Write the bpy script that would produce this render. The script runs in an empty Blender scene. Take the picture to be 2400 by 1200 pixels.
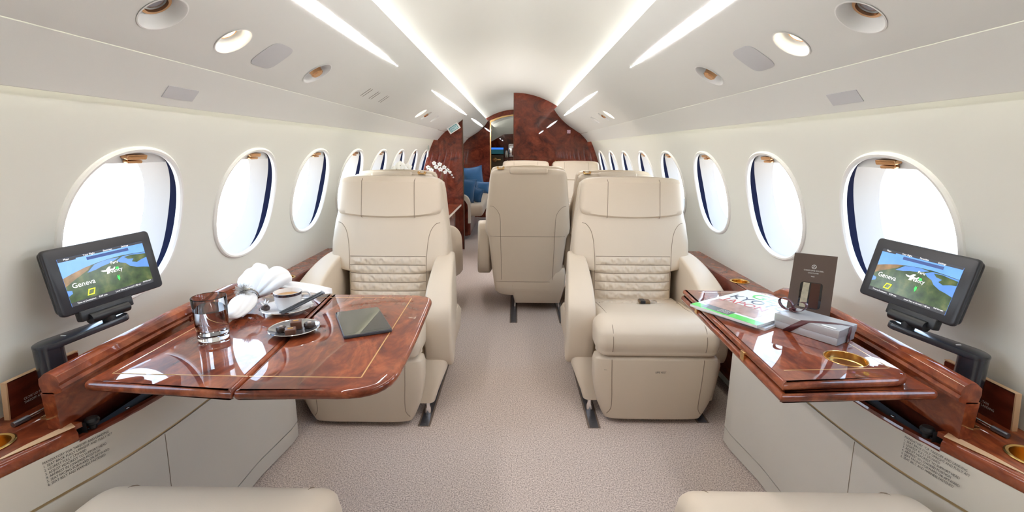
import bpy, bmesh, math, random
import numpy as np
from mathutils import Vector, Matrix, Euler, noise
PI = math.pi
random.seed(7)
SC = bpy.context.scene
COL = SC.collection

# ------------------------------------------------------------------ camera
def set_camera():
    f, vx, vy, roll = 1113.0, 1210.0, 352.0, math.radians(0.4)
    d = np.array([(vx - 1200) / f, -(vy - 600) / f, 1.0]); d /= np.linalg.norm(d)
    h = np.array([math.cos(roll), -math.sin(roll), 0.0]); h -= d * h.dot(d); h /= np.linalg.norm(h)
    up = np.cross(h, d)
    if up[1] < 0: up = -up
    R = np.stack([h, d, up])
    m = Matrix.Identity(4)
    for i in range(3):
        m[i][0], m[i][1], m[i][2] = R[i, 0], R[i, 1], -R[i, 2]
    m[0][3], m[1][3], m[2][3] = 0.015, 0.0, 1.17
    cd = bpy.data.cameras.new('camera'); co = bpy.data.objects.new('camera', cd); COL.objects.link(co)
    cd.sensor_width = 36.0; cd.lens = f / 2400 * 36.0; cd.clip_start = 0.02; cd.clip_end = 200
    co.matrix_world = m
    SC.camera = co
set_camera()

# ------------------------------------------------------------------ world, exposure
SKY = 3.5
def set_world():
    w = bpy.data.worlds.new('sky'); SC.world = w; w.use_nodes = True
    nt = w.node_tree; nt.nodes.clear()
    out = nt.nodes.new('ShaderNodeOutputWorld'); bg = nt.nodes.new('ShaderNodeBackground')
    tc = nt.nodes.new('ShaderNodeTexCoord'); sp = nt.nodes.new('ShaderNodeSeparateXYZ')
    rp = nt.nodes.new('ShaderNodeValToRGB'); mr = nt.nodes.new('ShaderNodeMapRange')
    mr.inputs['From Min'].default_value = -1; mr.inputs['From Max'].default_value = 1
    e = rp.color_ramp.elements
    e[0].position = 0.0; e[0].color = (0.52, 0.50, 0.47, 1)
    e[1].position = 1.0; e[1].color = (0.50, 0.70, 1.0, 1)
    a = e.new(0.485); a.color = (0.62, 0.60, 0.57, 1)
    b = e.new(0.515); b.color = (0.84, 0.92, 1.0, 1)
    c = e.new(0.68); c.color = (0.58, 0.77, 1.0, 1)
    nt.links.new(tc.outputs['Generated'], sp.inputs[0]); nt.links.new(sp.outputs['Z'], mr.inputs['Value'])
    nt.links.new(mr.outputs['Result'], rp.inputs['Fac']); nt.links.new(rp.outputs['Color'], bg.inputs['Color'])
    bg.inputs['Strength'].default_value = SKY
    nt.links.new(bg.outputs[0], out.inputs['Surface'])
set_world()
SC.view_settings.view_transform = 'Standard'
SC.view_settings.look = 'None'
SC.view_settings.gamma = 1.0
SC.view_settings.use_curve_mapping = False
SC.view_settings.exposure = 1.10
SC.cycles.max_bounces = 7; SC.cycles.diffuse_bounces = 4; SC.cycles.glossy_bounces = 4; SC.cycles.transmission_bounces = 8; SC.cycles.transparent_max_bounces = 8
SC.cycles.caustics_reflective = False; SC.cycles.caustics_refractive = False
SC.cycles.use_light_tree = False; SC.cycles.adaptive_threshold = 0.06
COVE = 15.0      # centre cove strips
WASH = 15.0      # wall wash strips
STRIP = 26.0     # lens shaped ceiling lights

# ------------------------------------------------------------------ materials
MATS = {}
def _base(name):
    m = bpy.data.materials.new(name); m.use_nodes = True
    nt = m.node_tree; return m, nt, nt.nodes['Principled BSDF']
def mat(name, col, rough=0.5, metal=0.0, bump=0.0, bscale=200.0, var=0.0, vscale=6.0, coat=0.0, spec=0.5, sheen=0.0):
    if name in MATS: return MATS[name]
    m, nt, p = _base(name)
    p.inputs['Base Color'].default_value = (*col, 1); p.inputs['Roughness'].default_value = rough
    p.inputs['Metallic'].default_value = metal; p.inputs['Coat Weight'].default_value = coat
    p.inputs['Coat Roughness'].default_value = 0.03; p.inputs['Specular IOR Level'].default_value = spec
    p.inputs['Sheen Weight'].default_value = sheen
    tc = nt.nodes.new('ShaderNodeTexCoord')
    if var > 0:
        n = nt.nodes.new('ShaderNodeTexNoise'); n.inputs['Scale'].default_value = vscale; n.inputs['Detail'].default_value = 4
        mx = nt.nodes.new('ShaderNodeMix'); mx.data_type = 'RGBA'
        mx.inputs['A'].default_value = (*[c * (1 - var) for c in col], 1); mx.inputs['B'].default_value = (*[min(1, c * (1 + var)) for c in col], 1)
        nt.links.new(tc.outputs['Object'], n.inputs['Vector']); nt.links.new(n.outputs['Fac'], mx.inputs['Factor'])
        nt.links.new(mx.outputs['Result'], p.inputs['Base Color'])
    if bump > 0:
        n = nt.nodes.new('ShaderNodeTexNoise'); n.inputs['Scale'].default_value = bscale; n.inputs['Detail'].default_value = 3
        b = nt.nodes.new('ShaderNodeBump'); b.inputs['Strength'].default_value = bump; b.inputs['Distance'].default_value = 0.002
        nt.links.new(tc.outputs['Object'], n.inputs['Vector']); nt.links.new(n.outputs['Fac'], b.inputs['Height'])
        nt.links.new(b.outputs[0], p.inputs['Normal'])
    MATS[name] = m; return m
def emit(name, col, strength):
    if name in MATS: return MATS[name]
    m, nt, p = _base(name)
    p.inputs['Base Color'].default_value = (*[c * 0.1 for c in col], 1)
    p.inputs['Emission Color'].default_value = (*col, 1); p.inputs['Emission Strength'].default_value = strength
    p.inputs['Roughness'].default_value = 0.4
    if name.startswith('screen'): m.cycles.emission_sampling = 'NONE'
    MATS[name] = m; return m
def wood(name, c1, c2, c3, scale=7.0):
    if name in MATS: return MATS[name]
    m, nt, p = _base(name)
    tc = nt.nodes.new('ShaderNodeTexCoord'); mp = nt.nodes.new('ShaderNodeMapping')
    mp.inputs['Scale'].default_value = (scale * 1.0, scale * 0.55, scale * 1.0)
    n1 = nt.nodes.new('ShaderNodeTexNoise'); n1.inputs['Scale'].default_value = 1.0; n1.inputs['Detail'].default_value = 6
    n1.inputs['Roughness'].default_value = 0.62; n1.inputs['Distortion'].default_value = 2.6
    n2 = nt.nodes.new('ShaderNodeTexNoise'); n2.inputs['Scale'].default_value = 4.5; n2.inputs['Detail'].default_value = 5
    n2.inputs['Distortion'].default_value = 1.6
    r = nt.nodes.new('ShaderNodeValToRGB'); e = r.color_ramp.elements
    e[0].position = 0.30; e[0].color = (*c1, 1); e[1].position = 0.72; e[1].color = (*c3, 1)
    k = e.new(0.5); k.color = (*c2, 1)
    mx = nt.nodes.new('ShaderNodeMix'); mx.data_type = 'RGBA'; mx.blend_type = 'MULTIPLY'; mx.inputs['Factor'].default_value = 0.45
    r2 = nt.nodes.new('ShaderNodeValToRGB'); r2.color_ramp.elements[0].position = 0.35; r2.color_ramp.elements[0].color = (0.35, 0.3, 0.28, 1)
    r2.color_ramp.elements[1].position = 0.6; r2.color_ramp.elements[1].color = (1, 1, 1, 1)
    L = nt.links
    L.new(tc.outputs['Object'], mp.inputs['Vector']); L.new(mp.outputs[0], n1.inputs['Vector']); L.new(mp.outputs[0], n2.inputs['Vector'])
    L.new(n1.outputs['Fac'], r.inputs['Fac']); L.new(n2.outputs['Fac'], r2.inputs['Fac'])
    L.new(r.outputs['Color'], mx.inputs['A']); L.new(r2.outputs['Color'], mx.inputs['B']); L.new(mx.outputs['Result'], p.inputs['Base Color'])
    p.inputs['Roughness'].default_value = 0.5; p.inputs['Specular IOR Level'].default_value = 0.08; p.inputs['Coat Weight'].default_value = 1.0
    p.inputs['Coat Roughness'].default_value = 0.015; p.inputs['Coat IOR'].default_value = 1.5
    MATS[name] = m; return m
def carpet():
    m, nt, p = _base('carpet')
    tc = nt.nodes.new('ShaderNodeTexCoord'); L = nt.links
    v = nt.nodes.new('ShaderNodeTexVoronoi'); v.inputs['Scale'].default_value = 260
    n = nt.nodes.new('ShaderNodeTexNoise'); n.inputs['Scale'].default_value = 210; n.inputs['Detail'].default_value = 4
    r = nt.nodes.new('ShaderNodeValToRGB'); e = r.color_ramp.elements
    e[0].position = 0.33; e[0].color = (0.31, 0.25, 0.225, 1); e[1].position = 0.66; e[1].color = (0.80, 0.69, 0.625, 1)
    k = e.new(0.48); k.color = (0.555, 0.465, 0.415, 1)
    b = nt.nodes.new('ShaderNodeBump'); b.inputs['Strength'].default_value = 0.2; b.inputs['Distance'].default_value = 0.003
    L.new(tc.outputs['Object'], v.inputs['Vector']); L.new(tc.outputs['Object'], n.inputs['Vector'])
    L.new(n.outputs['Fac'], r.inputs['Fac']); L.new(r.outputs['Color'], p.inputs['Base Color'])
    L.new(n.outputs['Fac'], b.inputs['Height']); L.new(b.outputs[0], p.inputs['Normal'])
    p.inputs['Roughness'].default_value = 0.95; p.inputs['Specular IOR Level'].default_value = 0.1
    MATS['carpet'] = m; return m
def pane_mat():
    m = bpy.data.materials.new('window_pane'); m.use_nodes = True; nt = m.node_tree; nt.nodes.clear()
    o = nt.nodes.new('ShaderNodeOutputMaterial'); t = nt.nodes.new('ShaderNodeBsdfTransparent'); g = nt.nodes.new('ShaderNodeBsdfGlossy')
    lw = nt.nodes.new('ShaderNodeLayerWeight'); lw.inputs['Blend'].default_value = 0.5; pw = nt.nodes.new('ShaderNodeMath'); pw.operation = 'POWER'; pw.inputs[1].default_value = 5.0
    f = nt.nodes.new('ShaderNodeMath'); f.operation = 'MULTIPLY_ADD'; f.inputs[1].default_value = 0.5; f.inputs[2].default_value = 0.03
    nt.links.new(lw.outputs['Facing'], pw.inputs[0]); nt.links.new(pw.outputs[0], f.inputs[0]); mx = nt.nodes.new('ShaderNodeMixShader')
    t.inputs['Color'].default_value = (0.97, 0.985, 1, 1); g.inputs['Roughness'].default_value = 0.0
    nt.links.new(f.outputs[0], mx.inputs[0]); nt.links.new(t.outputs[0], mx.inputs[1]); nt.links.new(g.outputs[0], mx.inputs[2])
    nt.links.new(mx.outputs[0], o.inputs['Surface']); MATS['pane'] = m; return m
def glass_mat(name, ior, col=(1, 1, 1)):
    m, nt, p = _base(name)
    p.inputs['Base Color'].default_value = (*col, 1); p.inputs['Transmission Weight'].default_value = 1.0
    p.inputs['Roughness'].default_value = 0.0; p.inputs['IOR'].default_value = ior; MATS[name] = m; return m

M_LEATHER = mat('cream_leather', (0.675, 0.57, 0.45), 0.44, bump=0.08, bscale=350, var=0.03, vscale=3)
M_SEAM = mat('leather_seam', (0.30, 0.23, 0.165), 0.7)
M_PANEL = mat('panel_leather', (0.66, 0.615, 0.545), 0.5, bump=0.05, bscale=300, var=0.02)
M_WALL = mat('wall_cream', (0.82, 0.83, 0.785), 0.6)
M_OVER = mat('overhead_fabric', (0.775, 0.785, 0.765), 0.6, bump=0.03, bscale=500)
M_VAULT = mat('vault_cream', (0.82, 0.825, 0.79), 0.6)
M_WHITE = mat('white_plastic', (0.86, 0.86, 0.85), 0.4)
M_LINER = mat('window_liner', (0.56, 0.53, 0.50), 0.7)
M_NAVY = mat('navy_seal', (0.008, 0.010, 0.030), 0.9, spec=0.1)
M_WOOD = wood('burl_mahogany', (0.085, 0.014, 0.005), (0.235, 0.046, 0.015), (0.43, 0.115, 0.038))
M_WOODD = wood('dark_mahogany', (0.06, 0.010, 0.006), (0.17, 0.030, 0.014), (0.27, 0.055, 0.025), 4.0)
M_BRASS = mat('brass', (0.86, 0.56, 0.25), 0.18, 1.0)
M_COPPER = mat('rose_brass', (0.80, 0.47, 0.25), 0.2, 1.0)
M_GOLDCUP = mat('gold_cup', (0.88, 0.58, 0.20), 0.22, 1.0)
M_CHROME = mat('chrome', (0.82, 0.82, 0.84), 0.08, 1.0)
M_STEEL = mat('track_steel', (0.20, 0.21, 0.24), 0.35, 0.8)
M_BLACK = mat('black_plastic', (0.012, 0.013, 0.016), 0.35)
M_BLACKB = mat('monitor_black', (0.022, 0.022, 0.027), 0.30)
M_ARMB = mat('arm_black', (0.020, 0.024, 0.034), 0.22, coat=0.4)
M_DARK = mat('dark_cavity', (0.010, 0.010, 0.014), 0.6)
M_INLAY = mat('gold_inlay', (0.75, 0.42, 0.14), 0.3, 0.6, coat=1.0)
M_TXT = mat('black_print', (0.02, 0.02, 0.02), 0.6)
M_TXTW = mat('white_print', (0.85, 0.85, 0.85), 0.6)
M_GREYP = mat('grey_panel', (0.60, 0.61, 0.64), 0.5)
M_CHINA = mat('china', (0.86, 0.86, 0.87), 0.12, coat=0.5)
M_CLOTH = mat('napkin_cloth', (0.86, 0.86, 0.87), 0.8, bump=0.1, bscale=400)
M_BLUE = mat('blue_velvet', (0.012, 0.10, 0.25), 0.7, sheen=0.4, var=0.25, vscale=9)
M_PETAL = mat('petal', (0.88, 0.88, 0.86), 0.6)
M_GREEN = mat('stem_green', (0.10, 0.14, 0.05), 0.6)
M_CARPET = carpet(); M_PANE = pane_mat()
M_GLASS = glass_mat('tumbler_glass', 1.5); M_WATER = glass_mat('water', 1.33)
M_SILVER = mat('silver_card', (0.46, 0.46, 0.48), 0.32, 0.25)
M_RIBBON = mat('maroon_ribbon', (0.10, 0.03, 0.035), 0.35)
M_BAG = mat('brown_card', (0.115, 0.080, 0.066), 0.38, coat=0.2)
M_CHOC = mat('chocolate', (0.12, 0.045, 0.025), 0.35)
M_CHOCD = mat('dark_chocolate', (0.045, 0.025, 0.02), 0.3)

# ------------------------------------------------------------------ mesh helpers
class G:
    def __init__(s): s.v = []; s.f = []
    def add(s, vs, fs):
        k = len(s.v); s.v += [tuple(p) for p in vs]; s.f += [tuple(i + k for i in q) for q in fs]; return s
    def box(s, x0, x1, y0, y1, z0, z1):
        v = [(x, y, z) for z in (z0, z1) for y in (y0, y1) for x in (x0, x1)]
        return s.add(v, [(0, 2, 3, 1), (4, 5, 7, 6), (0, 1, 5, 4), (2, 6, 7, 3), (0, 4, 6, 2), (1, 3, 7, 5)])
    def loft(s, rings, closed=True, cap0=True, cap1=True):
        n = len(rings[0]); v = [p for r in rings for p in r]; f = []
        for i in range(len(rings) - 1):
            for j in range(n if closed else n - 1):
                a, b = i * n + j, i * n + (j + 1) % n
                f.append((a, b, b + n, a + n))
        if closed and cap0: f.append(tuple(range(n - 1, -1, -1)))
        if closed and cap1: f.append(tuple(range((len(rings) - 1) * n, len(rings) * n)))
        return s.add(v, f)
    def grid(s, fn, us, vs):
        v = [fn(u, w) for u in us for w in vs]; n = len(vs); f = []
        for i in range(len(us) - 1):
            for j in range(n - 1):
                a = i * n + j; f.append((a, a + 1, a + n + 1, a + n))
        return s.add(v, f)
    def tube(s, pts, r, n=8, cap=True, closed=False):
        pts = [Vector(p) for p in pts]; rings = []; m = len(pts)
        t0 = None; nrm = None
        for i, p in enumerate(pts):
            if closed: t = (pts[(i + 1) % m] - pts[i - 1]).normalized()
            else: t = (pts[min(i + 1, m - 1)] - pts[max(i - 1, 0)]).normalized()
            if nrm is None:
                a = Vector((0, 0, 1)) if abs(t.z) < 0.9 else Vector((1, 0, 0)); nrm = t.cross(a).normalized()
            else:
                nrm = (nrm - t * nrm.dot(t)).normalized()
            b = t.cross(nrm); rr = r[i] if isinstance(r, (list, tuple)) else r
            rings.append([tuple(p + (nrm * math.cos(2 * PI * k / n) + b * math.sin(2 * PI * k / n)) * rr) for k in range(n)])
        if closed: rings.append(rings[0]); return s.loft(rings, True, False, False)
        return s.loft(rings, True, cap, cap)
    def lathe(s, prof, n=32, c=(0, 0, 0)):
        rings = [[(c[0] + r * math.cos(2 * PI * k / n), c[1] + r * math.sin(2 * PI * k / n), c[2] + z) for k in range(n)] for r, z in prof]
        return s.loft(rings, True, False, False)
    def build(s, name, m, parent=None, sharp=35, smooth=True, recalc=True, tri=False, kind=None):
        me = bpy.data.meshes.new(name)
        bm = bmesh.new(); vs = [bm.verts.new(p) for p in s.v]
        for q in s.f:
            try: bm.faces.new([vs[i] for i in q])
            except ValueError: pass
        bmesh.ops.remove_doubles(bm, verts=bm.verts[:], dist=1e-5)
        if recalc: bmesh.ops.recalc_face_normals(bm, faces=bm.faces[:])
        bm.to_mesh(me); bm.free()
        if smooth:
            me.polygons.foreach_set('use_smooth', [True] * len(me.polygons))
            me.set_sharp_from_angle(angle=math.radians(sharp))
        me.materials.append(m)
        return link(name, me, parent, kind)
def link(name, data, parent=None, kind=None):
    o = bpy.data.objects.new(name, data); COL.objects.link(o)
    if parent is not None: o.parent = parent
    if kind: o['kind'] = kind
    return o
def tag(o, label=None, cat=None, group=None, kind=None):
    if label: o['label'] = label
    if cat: o['category'] = cat
    if group: o['group'] = group
    if kind: o['kind'] = kind
    return o
def thing(name, label, cat, loc=(0, 0, 0), rz=0, group=None):
    o = link(name, None); o.location = loc; o.rotation_euler = (0, 0, rz); o.empty_display_size = 0.1
    return tag(o, label, cat, group)
def place(name, loc=(0, 0, 0), rz=0, kind='structure'):
    o = link(name, None, None, kind); o.location = loc; o.rotation_euler = (0, 0, rz); o.empty_display_size = 0.1; return o
def dup(root, loc, rz, label=None, group=None, sub=True):
    r = root.copy(); COL.objects.link(r); r.location = loc; r.rotation_euler = (0, 0, rz)
    if label: r['label'] = label
    if group: r['group'] = group
    for ch in list(root.children):
        c = ch.copy(); COL.objects.link(c); c.parent = r
        for g in ch.children:
            d = g.copy(); COL.objects.link(d); d.parent = c
    return r
def offset_poly(pts, d):
    """inward offset of a counter-clockwise 2D outline"""
    n = len(pts); out = []
    for i in range(n):
        a, b, c = Vector(pts[i - 1]), Vector(pts[i]), Vector(pts[(i + 1) % n])
        t1, t2 = (b - a).normalized(), (c - b).normalized()
        n1, n2 = Vector((-t1.y, t1.x)), Vector((-t2.y, t2.x)); m = (n1 + n2)
        if m.length < 1e-6: m = n1
        m.normalize(); k = max(0.35, m.dot(n1)); out.append(tuple(b + m * (d / k)))
    return out
def area2(p): return sum(p[i - 1][0] * p[i][1] - p[i][0] * p[i - 1][1] for i in range(len(p)))
def round_poly(pts, rad, seg=6):
    n = len(pts); out = []
    for i in range(n):
        a, b, c = Vector(pts[i - 1]), Vector(pts[i]), Vector(pts[(i + 1) % n])
        r = rad[i] if isinstance(rad, (list, tuple)) else rad
        u, w = (a - b), (c - b); r_ = min(r, u.length * 0.45, w.length * 0.45)
        if r_ < 1e-5: out.append(tuple(b)); continue
        u.normalize(); w.normalize(); p0, p1 = b + u * r_, b + w * r_
        for k in range(seg + 1):
            t = k / seg; out.append(tuple(p0 * (1 - t) ** 2 + b * 2 * t * (1 - t) + p1 * t * t))
    return out
def prism(outer, t0, t1, mapf, r=0.0, seg=3, holes=(), both=True):
    """solid from a 2D outline between heights t0<t1 with rounded edges; mapf(a,b,t)->xyz"""
    if area2(outer) < 0: outer = outer[::-1]
    g = G(); rings = []
    if r > 0:
        if both:
            for k in range(seg + 1):
                a = PI / 2 * k / seg; rings.append((offset_poly(outer, r * (1 - math.sin(a))), t0 + r * (1 - math.cos(a))))
        else: rings.append((outer, t0))
        for k in range(seg + 1):
            a = PI / 2 * k / seg; rings.append((offset_poly(outer, r * (1 - math.cos(a))), t1 - r * (1 - math.sin(a))))
    else: rings = [(outer, t0), (outer, t1)]
    g.loft([[mapf(a, b, t) for a, b in ring] for ring, t in rings], True, False, False)
    for ring, t, flip in ((rings[0][0], t0, True), (rings[-1][0], t1, False)):
        bm = bmesh.new(); loops = [ring] + [h for h in holes]
        es = []
        for lp in loops:
            vs = [bm.verts.new((a, b, 0)) for a, b in lp]
            for i in range(len(vs)): es.append(bm.edges.new((vs[i - 1], vs[i])))
        bmesh.ops.triangle_fill(bm, edges=es, use_beauty=True)
        bm.verts.index_update()
        g.add([mapf(v.co.x, v.co.y, t) for v in bm.verts], [tuple(v.index for v in f.verts) for f in bm.faces]); bm.free()
    for h in holes:
        g.loft([[mapf(a, b, t0) for a, b in h], [mapf(a, b, t1) for a, b in h]], True, False, False)
    return g
XY = lambda a, b, t: (a, b, t)
def rbox(x0, x1, y0, y1, z0, z1, r=0.01, rc=None, seg=3):
    o = round_poly([(x0, y0), (x1, y0), (x1, y1), (x0, y1)], r if rc is None else rc, 5)
    return prism(o, z0, z1, XY, r, seg)
def circle(cx, cy, r, n=32): return [(cx + r * math.cos(2 * PI * k / n), cy + r * math.sin(2 * PI * k / n)) for k in range(n)]
def sell(w, h, n, N=48, cx=0, cy=0):
    out = []
    for k in range(N):
        a = 2 * PI * k / N; c, s = math.cos(a), math.sin(a)
        out.append((cx + w * math.copysign(abs(c) ** (2 / n), c), cy + h * math.copysign(abs(s) ** (2 / n), s)))
    return out
def interp(tab, x):
    if x <= tab[0][0]: return tab[0][1]
    for (a, b), (c, d) in zip(tab, tab[1:]):
        if x <= c: return b + (d - b) * (x - a) / (c - a)
    return tab[-1][1]
def catmull(pts, per=8):
    out = []; P = [Vector(p) for p in pts]
    for i in range(len(P) - 1):
        p0, p1, p2, p3 = P[max(i - 1, 0)], P[i], P[i + 1], P[min(i + 2, len(P) - 1)]
        for k in range(per):
            t = k / per
            out.append(0.5 * (2 * p1 + (p2 - p0) * t + (2 * p0 - 5 * p1 + 4 * p2 - p3) * t * t + (3 * p1 - p0 - 3 * p2 + p3) * t ** 3))
    out.append(P[-1]); return [tuple(p) for p in out]
def lin(a, b, n): return [a + (b - a) * i / n for i in range(n + 1)]
TXT_CACHE = {}
def text_mesh(txt, size, shear=0.0, align='LEFT', sx=1.0):
    key = (txt, size, shear, align, sx)
    if key in TXT_CACHE: return TXT_CACHE[key]
    cu = bpy.data.curves.new('lettering', 'FONT'); cu.body = txt; cu.size = size; cu.shear = shear; cu.align_x = align; cu.resolution_u = 2
    o = bpy.data.objects.new('lettering', cu); COL.objects.link(o)
    bpy.context.view_layer.update()
    me = bpy.data.meshes.new_from_object(o.evaluated_get(bpy.context.evaluated_depsgraph_get()))
    bpy.data.objects.remove(o); bpy.data.curves.remove(cu)
    if sx != 1.0:
        for v in me.vertices: v.co.x *= sx
    me.name = 'lettering'; TXT_CACHE[key] = me; return me
def lettering(txt, size, m, parent, mw, **k):
    me = text_mesh(txt, size, **k).copy(); me.materials.clear(); me.materials.append(m)
    o = link('lettering', me, parent); o.matrix_local = mw; return o
def frame(o, x, y):
    """matrix with local X along x, local Y along y"""
    x = Vector(x).normalized(); y = Vector(y); y = (y - x * y.dot(x)).normalized(); z = x.cross(y)
    m = Matrix.Identity(4)
    for i in range(3): m[i][0], m[i][1], m[i][2], m[i][3] = x[i], y[i], z[i], o[i]
    return m

# ------------------------------------------------------------------ cabin shell
Y0, Y1 = -1.1, 10.6
_wp = [(-0.06, 1.10), (0.25, 1.125), (0.5, 1.125), (0.585, 1.118), (0.75, 1.098), (0.965, 1.049), (1.136, 0.997), (1.273, 0.936), (1.37, 0.885)]
_wc = np.polyfit([a for a, b in _wp], [b for a, b in _wp], 4)
def XW(z): return float(np.polyval(_wc, z))
def cells(mapf, u0, u1, ua, ub, v0, v1, holes, nu=10, nv=12, ku=6, gap=0.12, rad=5):
    """surface over (u,v) with a row of holes (vc, halfcell, outline fn(angle)->(u,v)) between u=ua..ub"""
    g = G(); hs = sorted(holes, key=lambda h: h[0]); seg = []; c = v0
    for h in hs:
        seg.append(('gap', c, h[0] - h[1])); seg.append(('cell', h[0] - h[1], h[0] + h[1], h)); c = h[0] + h[1]
    seg.append(('gap', c, v1)); vs = []
    for q in seg:
        n = nv if q[0] == 'cell' else max(1, int((q[2] - q[1]) / gap))
        vs += lin(q[1], q[2], n)[:-1]
        if q[0] == 'gap':
            if q[2] - q[1] > 1e-6: g.grid(lambda u, v: mapf(u, v), lin(ua, ub, nu), lin(q[1], q[2], n))
        else:
            vc, hc, fn = q[3]; va, vb = q[1], q[2]
            us, ws = lin(ua, ub, nu), lin(va, vb, nv)
            loop = [(u, va) for u in us[:-1]] + [(ub, w) for w in ws[:-1]] + [(u, vb) for u in us[::-1][:-1]] + [(ua, w) for w in ws[::-1][:-1]]
            uc = 0.5 * (ua + ub); rings = []
            inner = [fn(math.atan2((p[1] - vc) / hc, (p[0] - uc) / (0.5 * (ub - ua)))) for p in loop]
            for k in range(rad + 1):
                t = (k / rad) ** 1.6
                rings.append([mapf(i[0] + (o[0] - i[0]) * t, i[1] + (o[1] - i[1]) * t) for i, o in zip(inner, loop)])
            g.loft(rings, True, False, False)
    vs.append(v1)
    if ua - u0 > 1e-6: g.grid(mapf, lin(u0, ua, ku), vs)
    if u1 - ub > 1e-6: g.grid(mapf, lin(ub, u1, ku), vs)
    return g

# floor
g = G(); g.box(-1.2, 1.2, Y0, Y1, -0.06, 0.0); g.build('floor', M_CARPET, kind='structure')

# sidewalls with oval windows
ZC, HW, HH = 0.957, 0.203, 0.206
WIN = {-1: [1.285 + 0.593 * i for i in range(-2, 8)] + [6.65, 7.25, 7.85], 1: [1.295 + 0.622 * i for i in range(-2, 8)] + [6.75, 7.4, 8.0]}
def win_pt(a, s=1.0):
    n = 2.25; c, q = math.cos(a), math.sin(a)
    return (ZC + HH * s * math.copysign(abs(c) ** (2 / n), c), HW * s * math.copysign(abs(q) ** (2 / n), q))
WD, WS = 0.098, 0.905
def build_wall(s, name):
    mapf = lambda z, y: (s * XW(z), y, z)
    holes = [(yc, 0.255, (lambda a, yc=yc: (win_pt(a)[0], yc + win_pt(a)[1]))) for yc in WIN[s]]
    g = cells(mapf, -0.06, 1.37, ZC - 0.25, ZC + 0.25, Y0, Y1, holes, nu=12, nv=12, ku=8)
    w = g.build(name, M_WALL, kind='structure', sharp=60)
    mapf = lambda z, y: (s * (XW(z) + WD * 0.958), y, z + WD * 0.287)
    holes = [(yc, 0.255, (lambda a, yc=yc: (win_pt(a, WS)[0], yc + win_pt(a, WS)[1]))) for yc in WIN[s]]
    cells(mapf, -0.06, 1.37, ZC - 0.25, ZC + 0.25, Y0, Y1, holes, nu=12, nv=12, ku=8).build('fuselage_skin_' + name[5:], M_WHITE, kind='structure', sharp=60)
    return w
build_wall(-1, 'wall_left'); build_wall(1, 'wall_right')

def build_window(s, yc, idx):
    root = place('window_%d' % idx)
    nx, nz = 0.958, 0.287
    def P(zz, yy, d): return (s * (XW(zz) + d * nx), yy, zz + d * nz)
    N = 64; A = [2 * PI * k / N for k in range(N)]
    def ring(sc, d, dz=0.0):
        out = []
        for i, a in enumerate(A):
            z, y = win_pt(a, sc); dd = d(a) if callable(d) else d
            out.append(P(z, yc + y, dd))
        return out
    g = G(); g.tube(ring(1.012, -0.001), 0.0085, 8, closed=True); g.build('rim', M_WHITE, root)
    sd = lambda a: 0.012 + 0.026 * abs(math.sin(a)) ** 1.5
    g = G(); g.loft([ring(1.0, 0.0), ring(1.0, 0.012)], True, False, False); g.build('lip', M_WHITE, root, recalc=False)
    g = G(); g.loft([ring(1.0, 0.0119), ring(1.03, 0.0125), ring(1.028, sd)], True, False, False); g.build('seal', M_NAVY, root, recalc=False)
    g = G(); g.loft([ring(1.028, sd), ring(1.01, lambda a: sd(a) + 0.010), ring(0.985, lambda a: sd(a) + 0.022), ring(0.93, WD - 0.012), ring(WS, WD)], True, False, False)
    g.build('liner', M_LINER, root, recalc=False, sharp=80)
    g = G(); r = ring(WS + 0.005, WD - 0.002); g.add(r, [tuple(range(N))]); g.build('pane', M_PANE, root)
    # shade pulled a little way down, with its brass pull
    zt = ZC + HH; zb = zt - 0.040; pts = []
    for a in A:
        z, y = win_pt(a, 1.02)
        if z > zb: pts.append((z, y))
    pts.sort(key=lambda p: p[1]); top = pts; w = pts[0][1]
    ol = [(y, z) for z, y in top] + [(y, zb) for y in lin(top[-1][1], top[0][1], 6)]
    g = prism(ol, 0.022, 0.027, lambda a, b, t: P(b, yc + a, t)); sh = g.build('shade', M_WHITE, root, sharp=30)
    def hb(y0, y1, z0, z1, d0, d1):
        o = round_poly([(y0, z0), (y1, z0), (y1, z1), (y0, z1)], 0.004, 3)
        return prism(o, d0, d1, lambda a, b, t: P(b, yc + a, t), 0.002, 2)
    gg = hb(-0.034, 0.034, zb + 0.014, zb + 0.027, 0.002, 0.022); k = hb(-0.024, 0.026, zb + 0.003, zb + 0.011, 0.006, 0.022)
    gg.add(k.v, k.f); gg.build('shade_pull', M_COPPER, sh)
    # daylight sampling portal across the pane
    return root
i = 1
for s in (-1, 1):
    for yc in WIN[s]:
        if yc > 0.5: build_window(s, yc, i)
        else: build_window(s, yc, i)
        i += 1

# outer skin closing the cavities above the panels
SKIN = [(0.905, 1.35), (0.83, 1.50), (0.68, 1.70), (0.45, 1.85), (0.2, 1.92), (0.0, 1.94)]
g = G(); prof = [(-x, z) for x, z in SKIN] + [(x, z) for x, z in SKIN[::-1][1:]]
g.loft([[(x, y, z) for x, z in prof] for y in (Y0, Y1)], False); g.build('ceiling_backing', M_VAULT, kind='structure', recalc=False)
for y, n in ((Y0, 'wall_aft'), (Y1, 'wall_front')):
    pr = [(-1.2, -0.05), (1.2, -0.05), (1.2, 1.0), (0.95, 1.4)] + [(x, z + 0.02) for x, z in SKIN[1:]] + [(-x, z + 0.02) for x, z in SKIN[::-1][1:-1]] + [(-0.95, 1.4), (-1.2, 1.0)]
    prism(pr, 0, 0.03, lambda a, b, t, y=y: (a, y + (t if y > 0 else -t), b)).build(n, M_WALL, kind='structure')

# central vault
g = G()
def VZ(x): return 1.843 - 0.585 * x * x
g.grid(lambda x, y: (x, y, VZ(x)), lin(-0.60, 0.60, 32), lin(Y0, Y1, 8)); g.build('ceiling', M_VAULT, kind='structure', recalc=False)

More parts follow.
